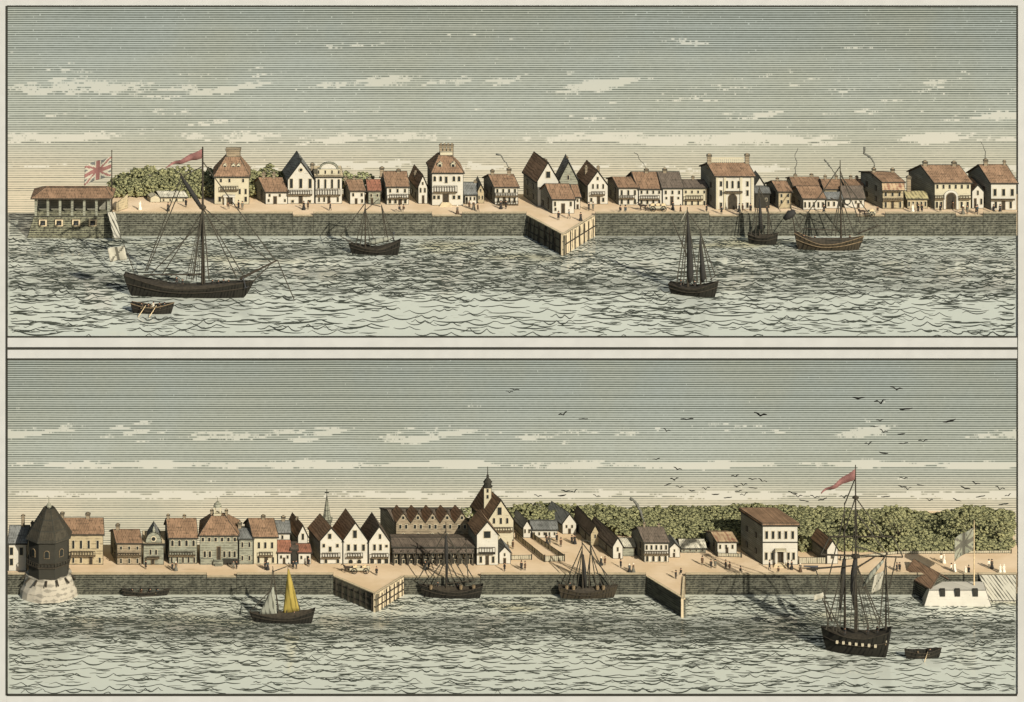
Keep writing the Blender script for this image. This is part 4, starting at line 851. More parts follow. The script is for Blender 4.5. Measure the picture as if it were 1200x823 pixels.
fence('picket fence down the right edge of the sloping lane garden', ((661.5, 657), (624, 631.5)), 1.4)
fence('short picket fence between the tiny gabled hut and the sloping lane', ((599, 656.5), (623, 656)), 1.2)
fence('picket fence in front of the red-striped cottage', ((841, 652.6), (869, 653.5)), 1.0)
fence('picket fence between the white mansion and the cottage by the ship', ((936, 661.3), (968, 661)), 1.7)
fence('low boundary fence along the foot of the wood at the right', ((985, 657), (1052, 649.5), (1120, 649.2), (1185, 648.6)), .8)
# ------------------------------------------------------------------ boats
def hull(r, Ln, B, head, mid, bow, stern, mat='hull_tar', full=.75, transom=.55, wale='dark_wood', deckm='dark_wood', open_=False, name='hull'):
    """planked hull lofted from stern to stem; head = heading in degrees, 0 to the right"""
    n, k = 14, 5; b = MB(); rows = []
    R = Matrix.Rotation(math.radians(head), 3, 'Z')
    def sect(t):
        x = (t - .5) * Ln
        if t < .35: bw = transom + (1 - transom) * math.sin(min(1, t / .35) * PI / 2)
        elif t < full - .1: bw = 1.
        else: q = (t - full + .1) / (1.1 - full); bw = max(.03, math.cos(q * PI / 2) ** .8)
        sh = mid + (bow - mid) * max(0, (t - .45) / .55) ** 2 + (stern - mid) * max(0, (.45 - t) / .45) ** 2
        return x, bw * B / 2, sh
    RK = lambda t: max(0, t - .66) ** 2 * Ln * 1.25 - max(0, .30 - t) ** 2 * Ln * 1.1
    def ring(t, inn=0., top=0.):
        x, bw, sh = sect(t); rk = RK(t); pts = []
        for j in range(-k, k + 1):
            f = abs(j) / k; s_ = -1 if j < 0 else 1
            y = s_ * max(0.02, (bw - inn)) * (f ** .7 if f else 0); z = -.7 + (sh + .7 - top) * f ** 1.6
            pts.append(R @ Vector((x + rk * f, y, z)))
        return pts
    ids = [b.add(ring(i / n)) for i in range(n + 1)]; m = 2 * k + 1
    for i in range(n):
        for j in range(m - 1): b.face((ids[i] + j, ids[i] + j + 1, ids[i + 1] + j + 1, ids[i + 1] + j), 0)
    b.face(range(ids[0], ids[0] + m)); b.face(range(ids[n] + m - 1, ids[n] - 1, -1))
    h = b.build(name, mat, r); mo = h.modifiers.new('thickness', 'SOLIDIFY'); mo.thickness = .12; mo.offset = -1
    b = MB(); A = []
    for s_ in (1, -1):
        side = []
        for i in range(n + 1):
            x, bw, sh = sect(i / n); rake = RK(i / n)
            side.append(R @ Vector((x + rake * .9, s_ * max(.02, bw - .1), sh - (.9 if open_ else .28))))
        A += side if s_ == 1 else side[::-1]
    b.ext([p - Vector((0, 0, .1)) for p in A], A); b.build('deck' if not open_ else 'floor_boards', deckm, r)
    for s_ in (1, -1):
        b = MB(); b.path([R @ Vector((sect(i / n)[0] + RK(i / n), s_ * (sect(i / n)[1] + .03), sect(i / n)[2] - .02)) for i in range(n + 1)], .1, 5); b.build('gunwale', wale, r)
        if not open_:
            b = MB(); b.path([R @ Vector((sect(i / n)[0] + RK(i / n) * .7, s_ * (sect(i / n)[1] * .965 + .06), sect(i / n)[2] * .62)) for i in range(n + 1)], .11, 5); b.build('wale', wale, r)
    return h
class Boat:
    def __init__(s, name, label, px, py, lv, cat='boat', group=None):
        s.zw = ZU if lv == 'u' else ZL; s.y = YG(py, s.zw); s.x = X(px, s.y); s.r = empty(name, (s.x, s.y, s.zw), label, cat, group)
    def p(s, px, py, dy=0.): return Vector((X(px, s.y + dy) - s.x, dy, Z(py, s.y + dy) - s.zw))
    def spar(s, nm, a, c, r0=.2, r1=.12, mat='dark_wood', par=None):
        b = MB(); b.tube(s.p(*a), s.p(*c), r0, r1, 7); return b.build(nm, mat, par or s.r)
    def rope(s, a, c, rad=.06, nm='stay', sag=0.):
        A, B_ = s.p(*a), s.p(*c); b = MB(); rad *= 2.2
        if sag: b.path([A.lerp(B_, i / 6) - Vector((0, 0, sag * 4 * (i / 6) * (1 - i / 6))) for i in range(7)], rad, 4)
        else: b.tube(A, B_, rad, rad, 5)
        return b.build(nm, 'rope', s.r)
    def shrouds(s, top, feet, y, rad=.055):
        for f in feet: s.rope((*top, 0), (*f, y), rad, 'shroud')
    def ladder(s, top, f0, f1, y, n=7):
        """ratlines: the two outer shrouds and their rungs as one net"""
        T, A, B_ = s.p(*top), s.p(*f0, y), s.p(*f1, y); b = MB()
        for q in (A, A.lerp(B_, .5), B_): b.tube(q, T, .09, .08, 5)
        for i in range(1, n): b.tube(A.lerp(T, i / (n + 1)), B_.lerp(T, i / (n + 1)), .06, .06, 4)
        return b.build('rigging_net', 'rope', s.r)
def cloth(nm, corner, u, v, nu, nv, par, mats, pick=None, wave=.25, waves=1.6, taper=1., th=.05):
    """rippling flag from its hoist corner along u, down v"""
    b = MB(); c = Vector(corner); u, v = Vector(u), Vector(v); nrm = u.cross(v).normalized(); L_ = u.length
    for j in range(nv + 1):
        for i in range(nu + 1):
            a, q = i / nu, j / nv; k = 1 - (1 - taper) * a
            b.add([c + u * a + v * ((q - .5) * k + .5) + nrm * wave * a ** .6 * math.sin(a * waves * 2 * PI + q * .8) + v.normalized() * .1 * L_ * .2 * math.sin(a * waves * 2 * PI) * a])
    for j in range(nv):
        for i in range(nu):
            q = j * (nu + 1) + i; b.face((q, q + 1, q + nu + 2, q + nu + 1), pick((i + .5) / nu, (j + .5) / nv) if pick else 0)
    o = b.build(nm, mats, par, smooth=True); m = o.modifiers.new('thickness', 'SOLIDIFY'); m.thickness = th; return o
def union(a, q):
    """crossed ensign: red upright cross and diagonals on a pale field"""
    if abs(a - .5) < .07 or abs(q - .5) < .10: return 1
    if abs(a - q) < .06 or abs(a - 1 + q) < .06: return 1
    if abs(a - q) < .16 or abs(a - 1 + q) < .16 or abs(a - .5) < .13 or abs(q - .5) < .18: return 0
    return 2
def smoke_line(label, pts, y, r0=.12, r1=.3):
    r0 *= .7; r1 *= .7
    b = MB(); P = [Vector((X(px, y), y, Z(py, y))) for px, py in pts]; Q = []
    for i in range(len(P) - 1):
        for k in range(3): Q.append(P[i].lerp(P[i + 1], k / 3) + Vector((random.uniform(-.12, .12), random.uniform(-.1, .1), 0)))
    Q.append(P[-1]); o = Q[0].copy(); n = len(Q)
    b.path([q - o for q in Q], [(r0 + (r1 - r0) * (i / (n - 1))) * random.uniform(.6, 1.2) for i in range(n)], 6)
    tag(b.build('smoke_wisp', 'smoke_grey', None, smooth=True, loc=o), label, 'smoke', 'smoke from the chimneys')

# A large sloop at anchor, upper view
B1 = Boat('sloop', 'large black sloop with tall bare mast, red pennant and long bowsprit', 219, 347.5, 'u')
hull(B1.r, 25.5, 4.6, -4, 2.4, 4.2, 5.2)
m_ = B1.spar('mast', (237.5, 333), (237.5, 172), .42, .18)
B1.spar('bowsprit', (281, 327), (325, 305), .34, .18); B1.spar('gaff', (239, 247), (211, 203), .34, .2); B1.spar('boom', (236, 322), (168, 322, -.5), .2, .14)
b = MB(); b.lathe([(.3, -.6), (.8, -.3), (.9, .1), (.5, .5), (.2, .7)], n=8); b.build('crosstree', 'dark_wood', B1.r, loc=B1.p(237.5, 243))
b = MB(); b.path([B1.p(212, 206), B1.p(219, 217), B1.p(228, 231), B1.p(236, 244)], [.25, .5, .6, .4], 7); b.build('furled_sail', 'cloth_black', B1.r, smooth=True)
B1.ladder((237.5, 243), (218, 329), (230, 330), -2.8, 9); B1.ladder((237.5, 243), (222, 325), (233, 326), 2.8, 9)
for f in ((245, 329, -2.6), (240, 331, -2.8), (226, 329, -2.9)): B1.rope((237.5, 243), f, .07, 'shroud')
for a, c in (((238, 190), (323, 306)), ((238, 243), (318, 308)), ((238, 245), (287, 326)), ((238, 243), (277, 325)), ((213, 205), (170, 318)), ((216, 210), (172, 318)), ((236, 250), (190, 322)), ((318, 309), (290, 336)), ((238, 195), (214, 207)), ((325, 305), (345, 352, -3)), ((237, 260), (178, 320))): B1.rope(a, c, .06)
cloth('pennant', B1.p(237.2, 174.5), B1.p(194, 190) - B1.p(237.2, 174.5), (0, 0, -2.3), 18, 2, m_, ['flag_red', 'flag_white'], lambda a, q: 0, .5, 2.2, .08)
st_ = B1.spar('ensign_staff', (157, 318), (144.5, 284.5), .12, .08)
cloth('ensign', B1.p(145.6, 288), B1.p(126, 291) - B1.p(145.6, 288), B1.p(149, 304) - B1.p(145.6, 288), 12, 9, st_, ['flag_white', 'cloth_grey'], lambda a, q: 1 if (abs(a - .5) < .09 or abs(a - q) < .07) else 0, .3, 1.1)
b = MB(); b.box(-3.2, -.2, -1.2, 1.2, 1.6, 2.9); b.build('cabin', 'hull_brown', B1.r, .08, loc=(-4.5, .3, 0))
b = MB(); b.tube(B1.p(285, 325, -1.6), B1.p(288, 338, -2.4), .12, .1); b.tube(B1.p(286, 338, -2.4), B1.p(291.5, 336, -2.4), .1, .1); b.build('anchor', 'iron', B1.r)
# rowing boat beside it
B2 = Boat('rowing_boat', 'small black rowing boat crowded with figures under the stern of the large sloop', 178, 367, 'u')
hull(B2.r, 8.4, 2.8, -6, 1.7, 2.7, 2.4, 'hull_tar', open_=True, wale='mid_wood')
for i in range(3): b = MB(); b.box(-.2, .2, -1.4, 1.4, 0, .12); b.build('thwart', 'mid_wood', B2.r, loc=(-2.4 + i * 2.2, 0, 1.5))
for q in (-1.4, 1.2): b = MB(); b.tube((q, -1., 2.1), (q - 1.6, -3.4, .1), .07, .1); b.build('oar', 'pale_wood', B2.r)
# small sloop with furled sails
B3 = Boat('sloop', 'small dark sloop with furled pale sails before the quay, bowsprit to the left', 440, 298, 'u')
hull(B3.r, 10.6, 3.0, 176, 1.5, 2.7, 3.8)
B3.spar('mast', (428, 290), (428, 235), .22, .1); B3.spar('bowsprit', (414, 285), (398, 276.5), .16, .09); B3.spar('mizzen_mast', (455, 284), (447, 240), .16, .08); B3.spar('gaff', (429, 246), (444, 233), .12, .08)
B3.spar('boom', (429, 286), (462, 279), .14, .1)
b = MB(); P = [B3.p(432 + i * 3.2, 284.8 - i * .75) for i in range(9)]; b.path(P, [.25, .5, .62, .66, .66, .62, .55, .45, .25], 7); b.build('furled_sail', 'sail_grey', B3.r, smooth=True)
for a, c in (((428, 243), (417, 286)), ((428, 243), (422, 289)), ((428, 243), (434, 289)), ((428, 246), (440, 288)), ((428, 238), (399, 277)), ((447, 241), (461, 281)), ((428, 238), (446, 242)), ((447, 242), (452, 284))): B3.rope(a, c, .055)
b = MB(); b.tube((0, 0, 0), (0, 0, 1.6), .09); b.lathe([(.1, 1.5), (.3, 1.8), (.1, 2.1)], n=6); b.build('stern_lantern', 'iron', B3.r, loc=B3.p(461.5, 282))
# ketch under way
B4 = Boat('ketch', 'dark two-masted ketch with lowered sails and slanting yard off the bastion', 812, 346, 'u')
hull(B4.r, 10., 3.8, -18, 1.9, 4.0, 2.5)
B4.spar('mast', (806, 336), (805.5, 243), .3, .1); B4.spar('mizzen_mast', (821, 334), (820.5, 268), .24, .08); B4.spar('yard', (805, 300), (786, 254), .15, .08); B4.spar('bowsprit', (832, 328), (840, 322), .15, .09)
b = MB(); b.path([B4.p(806, 250), B4.p(807, 275), B4.p(808.5, 300), B4.p(809, 322), B4.p(808, 331)], [.12, .4, .7, .8, .4], 8); b.build('lowered_sail', 'cloth_black', B4.r, smooth=True)
b = MB(); b.path([B4.p(820.5, 272), B4.p(821.5, 295), B4.p(823, 312), B4.p(824, 326), B4.p(823, 331)], [.1, .3, .6, .65, .3], 8); b.build('lowered_sail', 'cloth_black', B4.r, smooth=True)
for a, c in (((805.5, 246), (793, 332)), ((805.5, 262), (797, 333)), ((805.5, 262), (801, 334)), ((805.5, 250), (818, 332)), ((820.5, 270), (834, 329)), ((820.5, 275), (828, 331)), ((820.5, 280), (816, 333)), ((805.5, 248), (820, 269)), ((805, 262), (813, 333)), ((820.5, 272), (838, 323))): B4.rope(a, c, .06)
cloth('pennant', B4.p(805.3, 243.5), B4.p(799.5, 256) - B4.p(805.3, 243.5), B4.p(803.2, 250) - B4.p(805.3, 243.5), 6, 3, B4.r, ['flag_white'], None, .15, .8, .5)
# smack moored against the quay
B5 = Boat('smack', 'little dark fishing smack with two masts moored next to the brig', 893.5, 286, 'u')
hull(B5.r, 6.2, 2.8, -10, 1.9, 2.9, 2.5)
B5.spar('mast', (890, 281), (889.5, 218), .2, .08); B5.spar('mizzen_mast', (900, 280), (899.5, 241), .18, .08)
for a, c in (((889.5, 222), (880, 277)), ((889.5, 222), (885, 279)), ((889.5, 222), (895, 279)), ((899.5, 243), (906, 277)), ((899.5, 243), (903, 279)), ((889.5, 220), (899.5, 242))): B5.rope(a, c, .055)
b = MB(); b.path([B5.p(890, 232), B5.p(890.8, 250), B5.p(891, 268)], [.15, .45, .5], 7); b.build('furled_sail', 'cloth_black', B5.r, smooth=True)
# brig at the quay
B6 = Boat('brig', 'dark brig with one tall mast and long bowsprit moored at the quay', 970, 292.5, 'u', 'ship')
hull(B6.r, 14.0, 3.6, -3, 1.7, 3.5, 4.3, 'hull_brown', wale='mid_wood')
m_ = B6.spar('mast', (985.5, 279), (984.5, 188), .28, .1); B6.spar('bowsprit', (1005, 274), (1031, 264), .22, .1); B6.spar('yard', (973, 232), (1000, 244), .14, .1); B6.spar('mizzen_mast', (932, 272), (926, 240), .16, .1); B6.spar('boom', (985, 270), (940, 268), .14, .1)
for a, c in (((984.5, 200), (1008, 262)), ((984.5, 228), (1001, 275)), ((984.5, 228), (979, 277)), ((984.5, 228), (974, 277)), ((984.5, 228), (991, 277)), ((984.5, 205), (1029, 265)), ((984.5, 195), (934, 268)), ((926, 242), (940, 272))): B6.rope(a, c, .06)
b = MB(); b.path([B6.p(919, 257), B6.p(926, 251), B6.p(932, 248)], [.5, 1.1, .5], 8); b.build('furled_sail', 'cloth_black', B6.r, smooth=True)
b = MB(); b.box(-2., 2., -1., 1., 1.4, 2.6); b.build('deck_house', 'hull_tar', B6.r, .08, loc=(1.5, 0, 0))
# pavilion flagstaff
yy = 80.; o = Vector((X(131, yy), yy, GU)); r = empty('flagpole', o, 'tall flagstaff with a big crossed ensign flying beside the columned pavilion', 'flagpole')
b = MB(); zt = Z(178, yy) - GU; b.tube((0, 0, 0), (0, 0, zt), .2, .1, 8); b.lathe([(.1, zt), (.24, zt + .2), (.1, zt + .4)], n=8); b.build('pole', 'dark_wood', r)
k = lambda px, py: Vector((X(px, yy), yy, Z(py, yy))) - o
cloth('ensign', k(130.6, 183.5), k(99.5, 194) - k(130.6, 183.5), k(129.8, 206) - k(130.6, 183.5), 26, 20, r, ['flag_white', 'flag_red', 'flag_blue'], union, .45, 1.2)

# ---------------- lower view
B7 = Boat('sailing_boat', 'small boat under sail with bright yellow mainsail and grey jib', 332, 729.5, 'l')
hull(B7.r, 13.0, 3.2, 177, 1.6, 2.4, 3.4, 'hull_tar')
B7.spar('fore_mast', (327, 722), (319.5, 664), .2, .09); B7.spar('mast', (336, 721), (337.5, 663), .2, .08); B7.spar('bowsprit', (305, 722), (292, 717), .14, .08); B7.spar('sprit', (328, 693), (351, 716), .1, .08)
def sailmesh(nm, pts, bulge, mat, par, n=8):
    """sail panel filled between its two edges, bellied by the wind"""
    b = MB(); (a0, a1), (c0, c1) = pts
    for i in range(n + 1):
        for j in range(n + 1):
            p = a0.lerp(a1, i / n).lerp(c0.lerp(c1, i / n), j / n); p = p + Vector((0, -bulge * math.sin(PI * i / n) * math.sin(PI * j / n), 0)); b.add([p])
    for i in range(n):
        for j in range(n): q = i * (n + 1) + j; b.face((q, q + 1, q + n + 2, q + n + 1))
    o = b.build(nm, mat, par, smooth=True); m = o.modifiers.new('thickness', 'SOLIDIFY'); m.thickness = .06
    return o
sailmesh('mainsail', ((B7.p(337.5, 667), B7.p(331.5, 720)), (B7.p(338.5, 667), B7.p(351.5, 715.5))), .7, 'sail_yellow', B7.r)
sailmesh('jib', ((B7.p(320.5, 688), B7.p(325, 722)), (B7.p(319.8, 688), B7.p(303.5, 720))), .4, 'sail_grey', B7.r)
for a, c in (((319.8, 690), (292, 717)), ((320, 670), (336, 664)), ((320, 680), (306, 721)), ((319.5, 668), (314, 722)), ((329, 694), (353, 717)), ((337.5, 668), (352, 716))): B7.rope(a, c, .055)
B8 = Boat('barge', 'long low dark rowing barge below the quay near the wooden tower', 170, 698, 'l')
hull(B8.r, 9.6, 1.9, 2, 1.0, 1.6, 1.6, 'hull_tar', open_=True)
for i in range(4): b = MB(); b.box(-.15, .15, -.8, .8, 0, .12); b.build('thwart', 'mid_wood', B8.r, loc=(-3. + i * 1.9, 0, .7))
B9 = Boat('schooner', 'dark one-masted schooner with crossed yards moored before the market hall', 530, 700, 'l', 'ship')
hull(B9.r, 12.8, 3.3, 178, 1.8, 3.2, 3.2, 'hull_tar')
B9.spar('mast', (523, 690), (522.5, 612), .28, .1); B9.spar('yard', (513, 624), (531, 640), .13, .1); B9.spar('topyard', (527, 660), (546, 636), .13, .1); B9.spar('bowsprit', (500, 686), (489, 678), .16, .1); B9.spar('boom', (524, 684), (557, 680), .14, .1)
b = MB(); b.path([B9.p(522.5, 628), B9.p(523, 645), B9.p(523.5, 660), B9.p(523.5, 684)], [.25, .5, .35, .25], 8); b.build('furled_sail', 'cloth_black', B9.r, smooth=True)
for a, c in (((522.5, 652), (500, 684)), ((522.5, 655), (508, 687)), ((522.5, 640), (549, 685)), ((522.5, 652), (541, 686)), ((522.5, 655), (533, 687)), ((522.5, 622), (490, 679)), ((522.5, 625), (556, 680)), ((546, 638), (549, 685))): B9.rope(a, c, .065)
for q in (505, 540, 555): b = MB(); b.lathe([(.35, 0), (.45, .5), (.35, 1.)], n=8); b.build('deck_cask', 'mid_wood', B9.r, loc=B9.p(q, 690.5, -.9))
B10 = Boat('ketch', 'two-masted ketch with a fan of stays moored below the lane of cottages', 688, 700.5, 'l', 'ship')
hull(B10.r, 12., 3.2, 2, 1.8, 3.1, 3.1, 'hull_brown')
B10.spar('mast', (683, 692), (682, 629), .26, .09); B10.spar('mizzen_mast', (690, 692), (692, 633), .22, .09); B10.spar('bowsprit', (710, 690), (722, 684), .16, .1); B10.spar('gaff', (658, 677), (668, 690), .12, .1)
for a, c in (((682, 640), (660, 690)), ((682, 645), (669, 691)), ((682, 645), (676, 692)), ((692, 640), (699, 690)), ((692, 645), (706, 689)), ((692, 638), (715, 687)), ((682, 633), (692, 635)), ((692, 648), (686, 691)), ((682, 636), (720, 685))): B10.rope(a, c, .065)
b = MB(); b.path([B10.p(683.5, 650), B10.p(685, 668), B10.p(686, 688)], [.15, .45, .35], 8); b.build('furled_sail', 'cloth_black', B10.r, smooth=True)
for q in (664, 672, 700, 707): b = MB(); b.lathe([(.35, 0), (.46, .5), (.35, 1.)], n=8); b.build('deck_cask', 'mid_wood', B10.r, loc=B10.p(q, 691, -.9))
# the three-master
S1 = Boat('three_master', 'big black three-masted ship with bare yards and red pennant, lower right', 1004, 766, 'l', 'ship')
hull(S1.r, 13.6, 5.4, 165, 4.6, 5.6, 6.6, 'hull_tar', transom=.75)
m_ = S1.spar('main_mast', (1003, 740), (1002.5, 545), .42, .12); S1.spar('fore_mast', (990, 742, 2), (989.5, 589, 2), .34, .1); z_ = S1.spar('mizzen_mast', (1038, 738, -1), (1038.5, 648, -1), .26, .09)
for nm, a, c in (('lower_yard', (945, 667), (1000, 663)), ('course_yard', (1000, 668, -.5), (1026, 652, -.5)), ('main_yard', (962, 650), (1058, 653)), ('top_yard', (972, 629), (1047, 629)), ('gaff', (1011, 690, -1), (1040, 648, -1))): S1.spar(nm, a, c, .24, .17)
b = MB(); b.lathe([(.2, -.5), (1.1, -.2), (1.2, .2), (.3, .5)], n=8); b.build('fighting_top', 'dark_wood', S1.r, loc=S1.p(1002.7, 652))
b = MB(); b.lathe([(.2, -.4), (.8, -.2), (.8, .1), (.3, .4)], n=8); b.build('crosstree', 'dark_wood', S1.r, loc=S1.p(1002.6, 583))
b = MB(); b.path([S1.p(1002.5, 655), S1.p(1001, 670), S1.p(999, 690), S1.p(1002, 715)], [.5, .8, .55, .3], 8); b.build('furled_sail', 'cloth_black', S1.r, smooth=True)
b = MB(); b.path([S1.p(989.5, 655, 2), S1.p(988, 672, 2), S1.p(987, 690, 2), S1.p(984, 715, 2)], [.4, .65, .5, .3], 8); b.build('furled_sail', 'cloth_black', S1.r, smooth=True)
b = MB(); b.path([S1.p(1012, 687, -1), S1.p(1022, 672, -1), S1.p(1035, 657, -1)], [.3, .6, .3], 7); b.build('brailed_sail', 'sail_grey', S1.r, smooth=True)
S1.ladder((1002.7, 655), (996, 738), (1006, 739), -3.2, 9); S1.ladder((1002.7, 655), (1013, 737), (1024, 735), -2.8, 9); S1.ladder((989.7, 660, 2), (976, 740), (984, 741), -1.5, 8)
S1.ladder((1002.6, 585), (999, 650), (1006, 650), -.8, 6)
for a, c in (((1002.5, 583), (1036, 630)), ((1002.5, 583), (988, 628, 1)), ((1002.5, 560), (989.5, 592, 2)), ((1038, 652, -1), (1003, 640)), ((1002.6, 600), (1040, 650)), ((989.5, 600, 2), (966, 700)), ((989.5, 660, 2), (968, 738)), ((1002.7, 660), (1030, 733, -2)), ((1002.7, 660), (1035, 735, -2)), ((1038, 655, -1), (1042, 733, -2)),
             ((1038, 655, -1), (1030, 738, -2)), ((956, 668), (968, 702)), ((968, 704), (985, 740)), ((966, 700), (971, 735)), ((1050, 654), (1042, 690)), ((1003, 680), (1018, 738, -2)), ((972, 630), (962, 650)), ((1047, 630), (1058, 653))): S1.rope(a, c, .07)
S1.spar('bowsprit', (975, 728), (963, 700), .24, .12)
cloth('pennant', S1.p(1002.2, 549.5), S1.p(962, 572) - S1.p(1002.2, 549.5), (0, 0, -2.5), 16, 2, m_, ['flag_red'], None, .5, 2., .1)
cloth('jack', S1.p(965, 694), S1.p(953.5, 698) - S1.p(965, 694), (0, 0, -1.4), 6, 3, S1.r, ['flag_white'], None, .2, 1.)
cloth('ensign', S1.p(1036.5, 668, -1.2), S1.p(1025, 675, -1.2) - S1.p(1036.5, 668, -1.2), S1.p(1032, 690, -1.2) - S1.p(1036.5, 668, -1.2), 8, 8, z_, ['flag_white', 'cloth_grey'], lambda a, q: 1 if abs(a - q) < .08 else 0, .3, 1.)
Rm = Matrix.Rotation(math.radians(165), 3, 'Z')
for i in range(7): q = Rm @ Vector((-5.0 + i * 1.55, 2.58, 3.3)); b = MB(); b.box(-.26, .26, -.3, .3, -.3, .3); o = b.build('gun_port', 'frame_paint', S1.r, loc=q); o.rotation_euler = (0, 0, math.radians(165))
Rt = Rm @ Vector((-7.5, 0, 0))
for i in range(4):
    b = MB(); b.box(-.12, .12, -.32, .32, -.5, .5); o = b.build('stern_window', 'frame_paint', S1.r, .0, loc=Rm @ Vector((-7.5, -1.5 + i * 1.0, 4.6))); o.rotation_euler = (0, 0, math.radians(165))
    b = MB(); b.box(-.16, -.1, -.22, .22, -.36, .36); b.build('pane', 'pane', o)
for zq, wq in ((3.6, 3.8), (5.6, 4.0)):
    b = MB(); b.box(-.14, .14, -wq / 2, wq / 2, -.14, .14); o = b.build('stern_moulding', 'mid_wood', S1.r, loc=Rm @ Vector((-7.35, 0, zq))); o.rotation_euler = (0, 0, math.radians(165))
B11 = Boat('rowing_boat', 'small dark rowing boat with one rower near the three-masted ship', 1081, 771, 'l')
hull(B11.r, 7.2, 2.4, 3, 1.5, 2.3, 2.0, 'hull_tar', open_=True)
for i in range(2): b = MB(); b.box(-.2, .2, -1., 1., 0, .12); b.build('thwart', 'mid_wood', B11.r, loc=(-1. + i * 2.4, 0, 1.1))
for q in (1,): b = MB(); b.tube((1.2, -.8, 1.7), (.2, -2.8, .1), .06, .09); b.build('oar', 'pale_wood', B11.r)
yy = 57.; zb_ = Z(692, yy); o = Vector((X(1141.5, yy), yy, zb_)); r = empty('flagpole', o, 'flagstaff with a large crossed flag rising behind the white gun battery', 'flagpole')
zt = Z(610, yy) - zb_; b = MB(); b.tube((0, 0, -1.2), (0, 0, zt), .2, .09, 8); b.build('pole', 'pale_wood', r)
k = lambda px, py: Vector((X(px, yy), yy, Z(py, yy))) - o
cloth('ensign', k(1140.8, 618), k(1118.5, 631) - k(1140.8, 618), k(1140.6, 644) - k(1140.8, 618), 26, 20, r, ['flag_olive', 'cloth_grey', 'sail_grey'], union, .4, 1.1)

# smoke
smoke_line('curling smoke wisp over the balconied house left of the tall white gable', ((596.5, 197.5), (594, 191), (590, 188), (587, 182), (581, 181)), 91.)
smoke_line('thin smoke wisp from the terrace chimney above the horse waggon', ((757, 198), (755, 193), (750, 188), (747, 181), (743, 179)), 91., .08, .18)
smoke_line('broken smoke wisp from the broad roof by the dark hut', ((932, 204), (932, 197), (934, 190), (931, 184), (935, 174)), 91., .2, .12)
smoke_line('faint grey smoke slanting left of the brig mast', ((980, 206), (975, 198), (970, 192), (966, 187)), 91., .15, .35)
smoke_line('strong curling smoke from the house with the striped awning roof', ((1024.5, 197), (1024, 190), (1020, 185), (1013, 180), (1013, 172)), 89., .2, .5)
smoke_line('thin smoke thread from the last house at the right border', ((1155, 186), (1154.5, 178), (1152, 170), (1149, 166)), 87., .2, .12)
smoke_line('dark smoke column leaning left over the verandah house by the wood', ((754.5, 612), (752, 604), (748, 594), (744, 588), (738, 584)), 74., .35, .6)
# ------------------------------------------------------------------ people
def skin_mesh(joints, bones, mats, pick, root=0, sub=1):
    me = bpy.data.meshes.new('body'); me.from_pydata([j[0] for j in joints], bones, []); o = bpy.data.objects.new('body', me); C.objects.link(o)
    mo = o.modifiers.new('skin', 'SKIN'); sv = me.skin_vertices[0].data
    for i, j in enumerate(joints): sv[i].radius = (j[1], j[2] if len(j) > 2 else j[1]); sv[i].use_root = (i == root)
    mo.use_smooth_shade = True; s_ = o.modifiers.new('sub', 'SUBSURF'); s_.levels = sub; s_.render_levels = sub
    bpy.context.view_layer.update(); dg = bpy.context.evaluated_depsgraph_get(); ev = o.evaluated_get(dg); nm = bpy.data.meshes.new_from_object(ev); bpy.data.objects.remove(o)
    nm.materials.clear()
    for m in mats: nm.materials.append(M[m])
    for f in nm.polygons: f.material_index = pick(f.center)
    return nm
def figure(pose, mats):
    """one continuous body; mats: skin, coat, legs"""
    st = {'stand': 0, 'walk': 1, 'sit': 2, 'row': 2}[pose]
    pz = .93 if st < 2 else .32
    J = [((0, 0, pz), .15, .12), ((0, 0, pz + .28), .17, .12), ((0, 0, pz + .48), .19, .12), ((0, -.01, pz + .60), .06), ((0, -.02, pz + .70), .095, .10), ((0, -.02, pz + .80), .085, .09)]
    Bn = [(0, 1), (1, 2), (2, 3), (3, 4), (4, 5)]
    def limb(start, pts):
        p = start
        for c, rd in pts: J.append((c, rd)); Bn.append((p, len(J) - 1)); p = len(J) - 1
    for s_ in (-1, 1):
        sw = .14 * s_ if pose == 'walk' else 0
        if pose == 'row': limb(2, [((.20 * s_, 0, pz + .50), .065), ((.24 * s_, -.22, pz + .32), .05), ((.18 * s_, -.46, pz + .36), .04), ((.17 * s_, -.54, pz + .38), .045)])
        else: limb(2, [((.21 * s_, 0, pz + .50), .065), ((.26 * s_, sw * .5 + .02, pz + .22), .052), ((.24 * s_, sw - .06, pz - .02), .04), ((.23 * s_, sw - .08, pz - .11), .045)])
        if st < 2:
            f = .22 * s_ if pose == 'walk' else 0
            limb(0, [((.10 * s_, 0, pz - .06), .095), ((.11 * s_, -f * .6 - .02, .50), .07), ((.11 * s_, -f + (.03 if f else 0), .09), .05), ((.12 * s_, -f - .15, .04), .04)])
        else: limb(0, [((.11 * s_, -.02, pz - .02), .095), ((.13 * s_, -.42, pz + .02), .075), ((.13 * s_, -.44, pz - .40), .055), ((.13 * s_, -.58, pz - .44), .04)])
    def pick(c):
        if c.z > pz + .57: return 0
        if abs(c.x) > .17 and c.z < pz - .03 and st < 2: return 0
        return 1 if c.z > pz - .02 else 2
    return skin_mesh(J, Bn, mats, pick)
SETS = {'a': ('skin', 'cloth_black', 'cloth_black'), 'b': ('skin', 'cloth_brown', 'cloth_grey'), 'c': ('skin', 'cloth_blue', 'cloth_black'), 'd': ('skin', 'cloth_white', 'cloth_grey'), 'e': ('skin', 'cloth_grey', 'cloth_brown')}
FIG = {}
def fig(pose, st):
    if (pose, st) not in FIG: FIG[(pose, st)] = figure(pose, SETS[st])
    return FIG[(pose, st)]
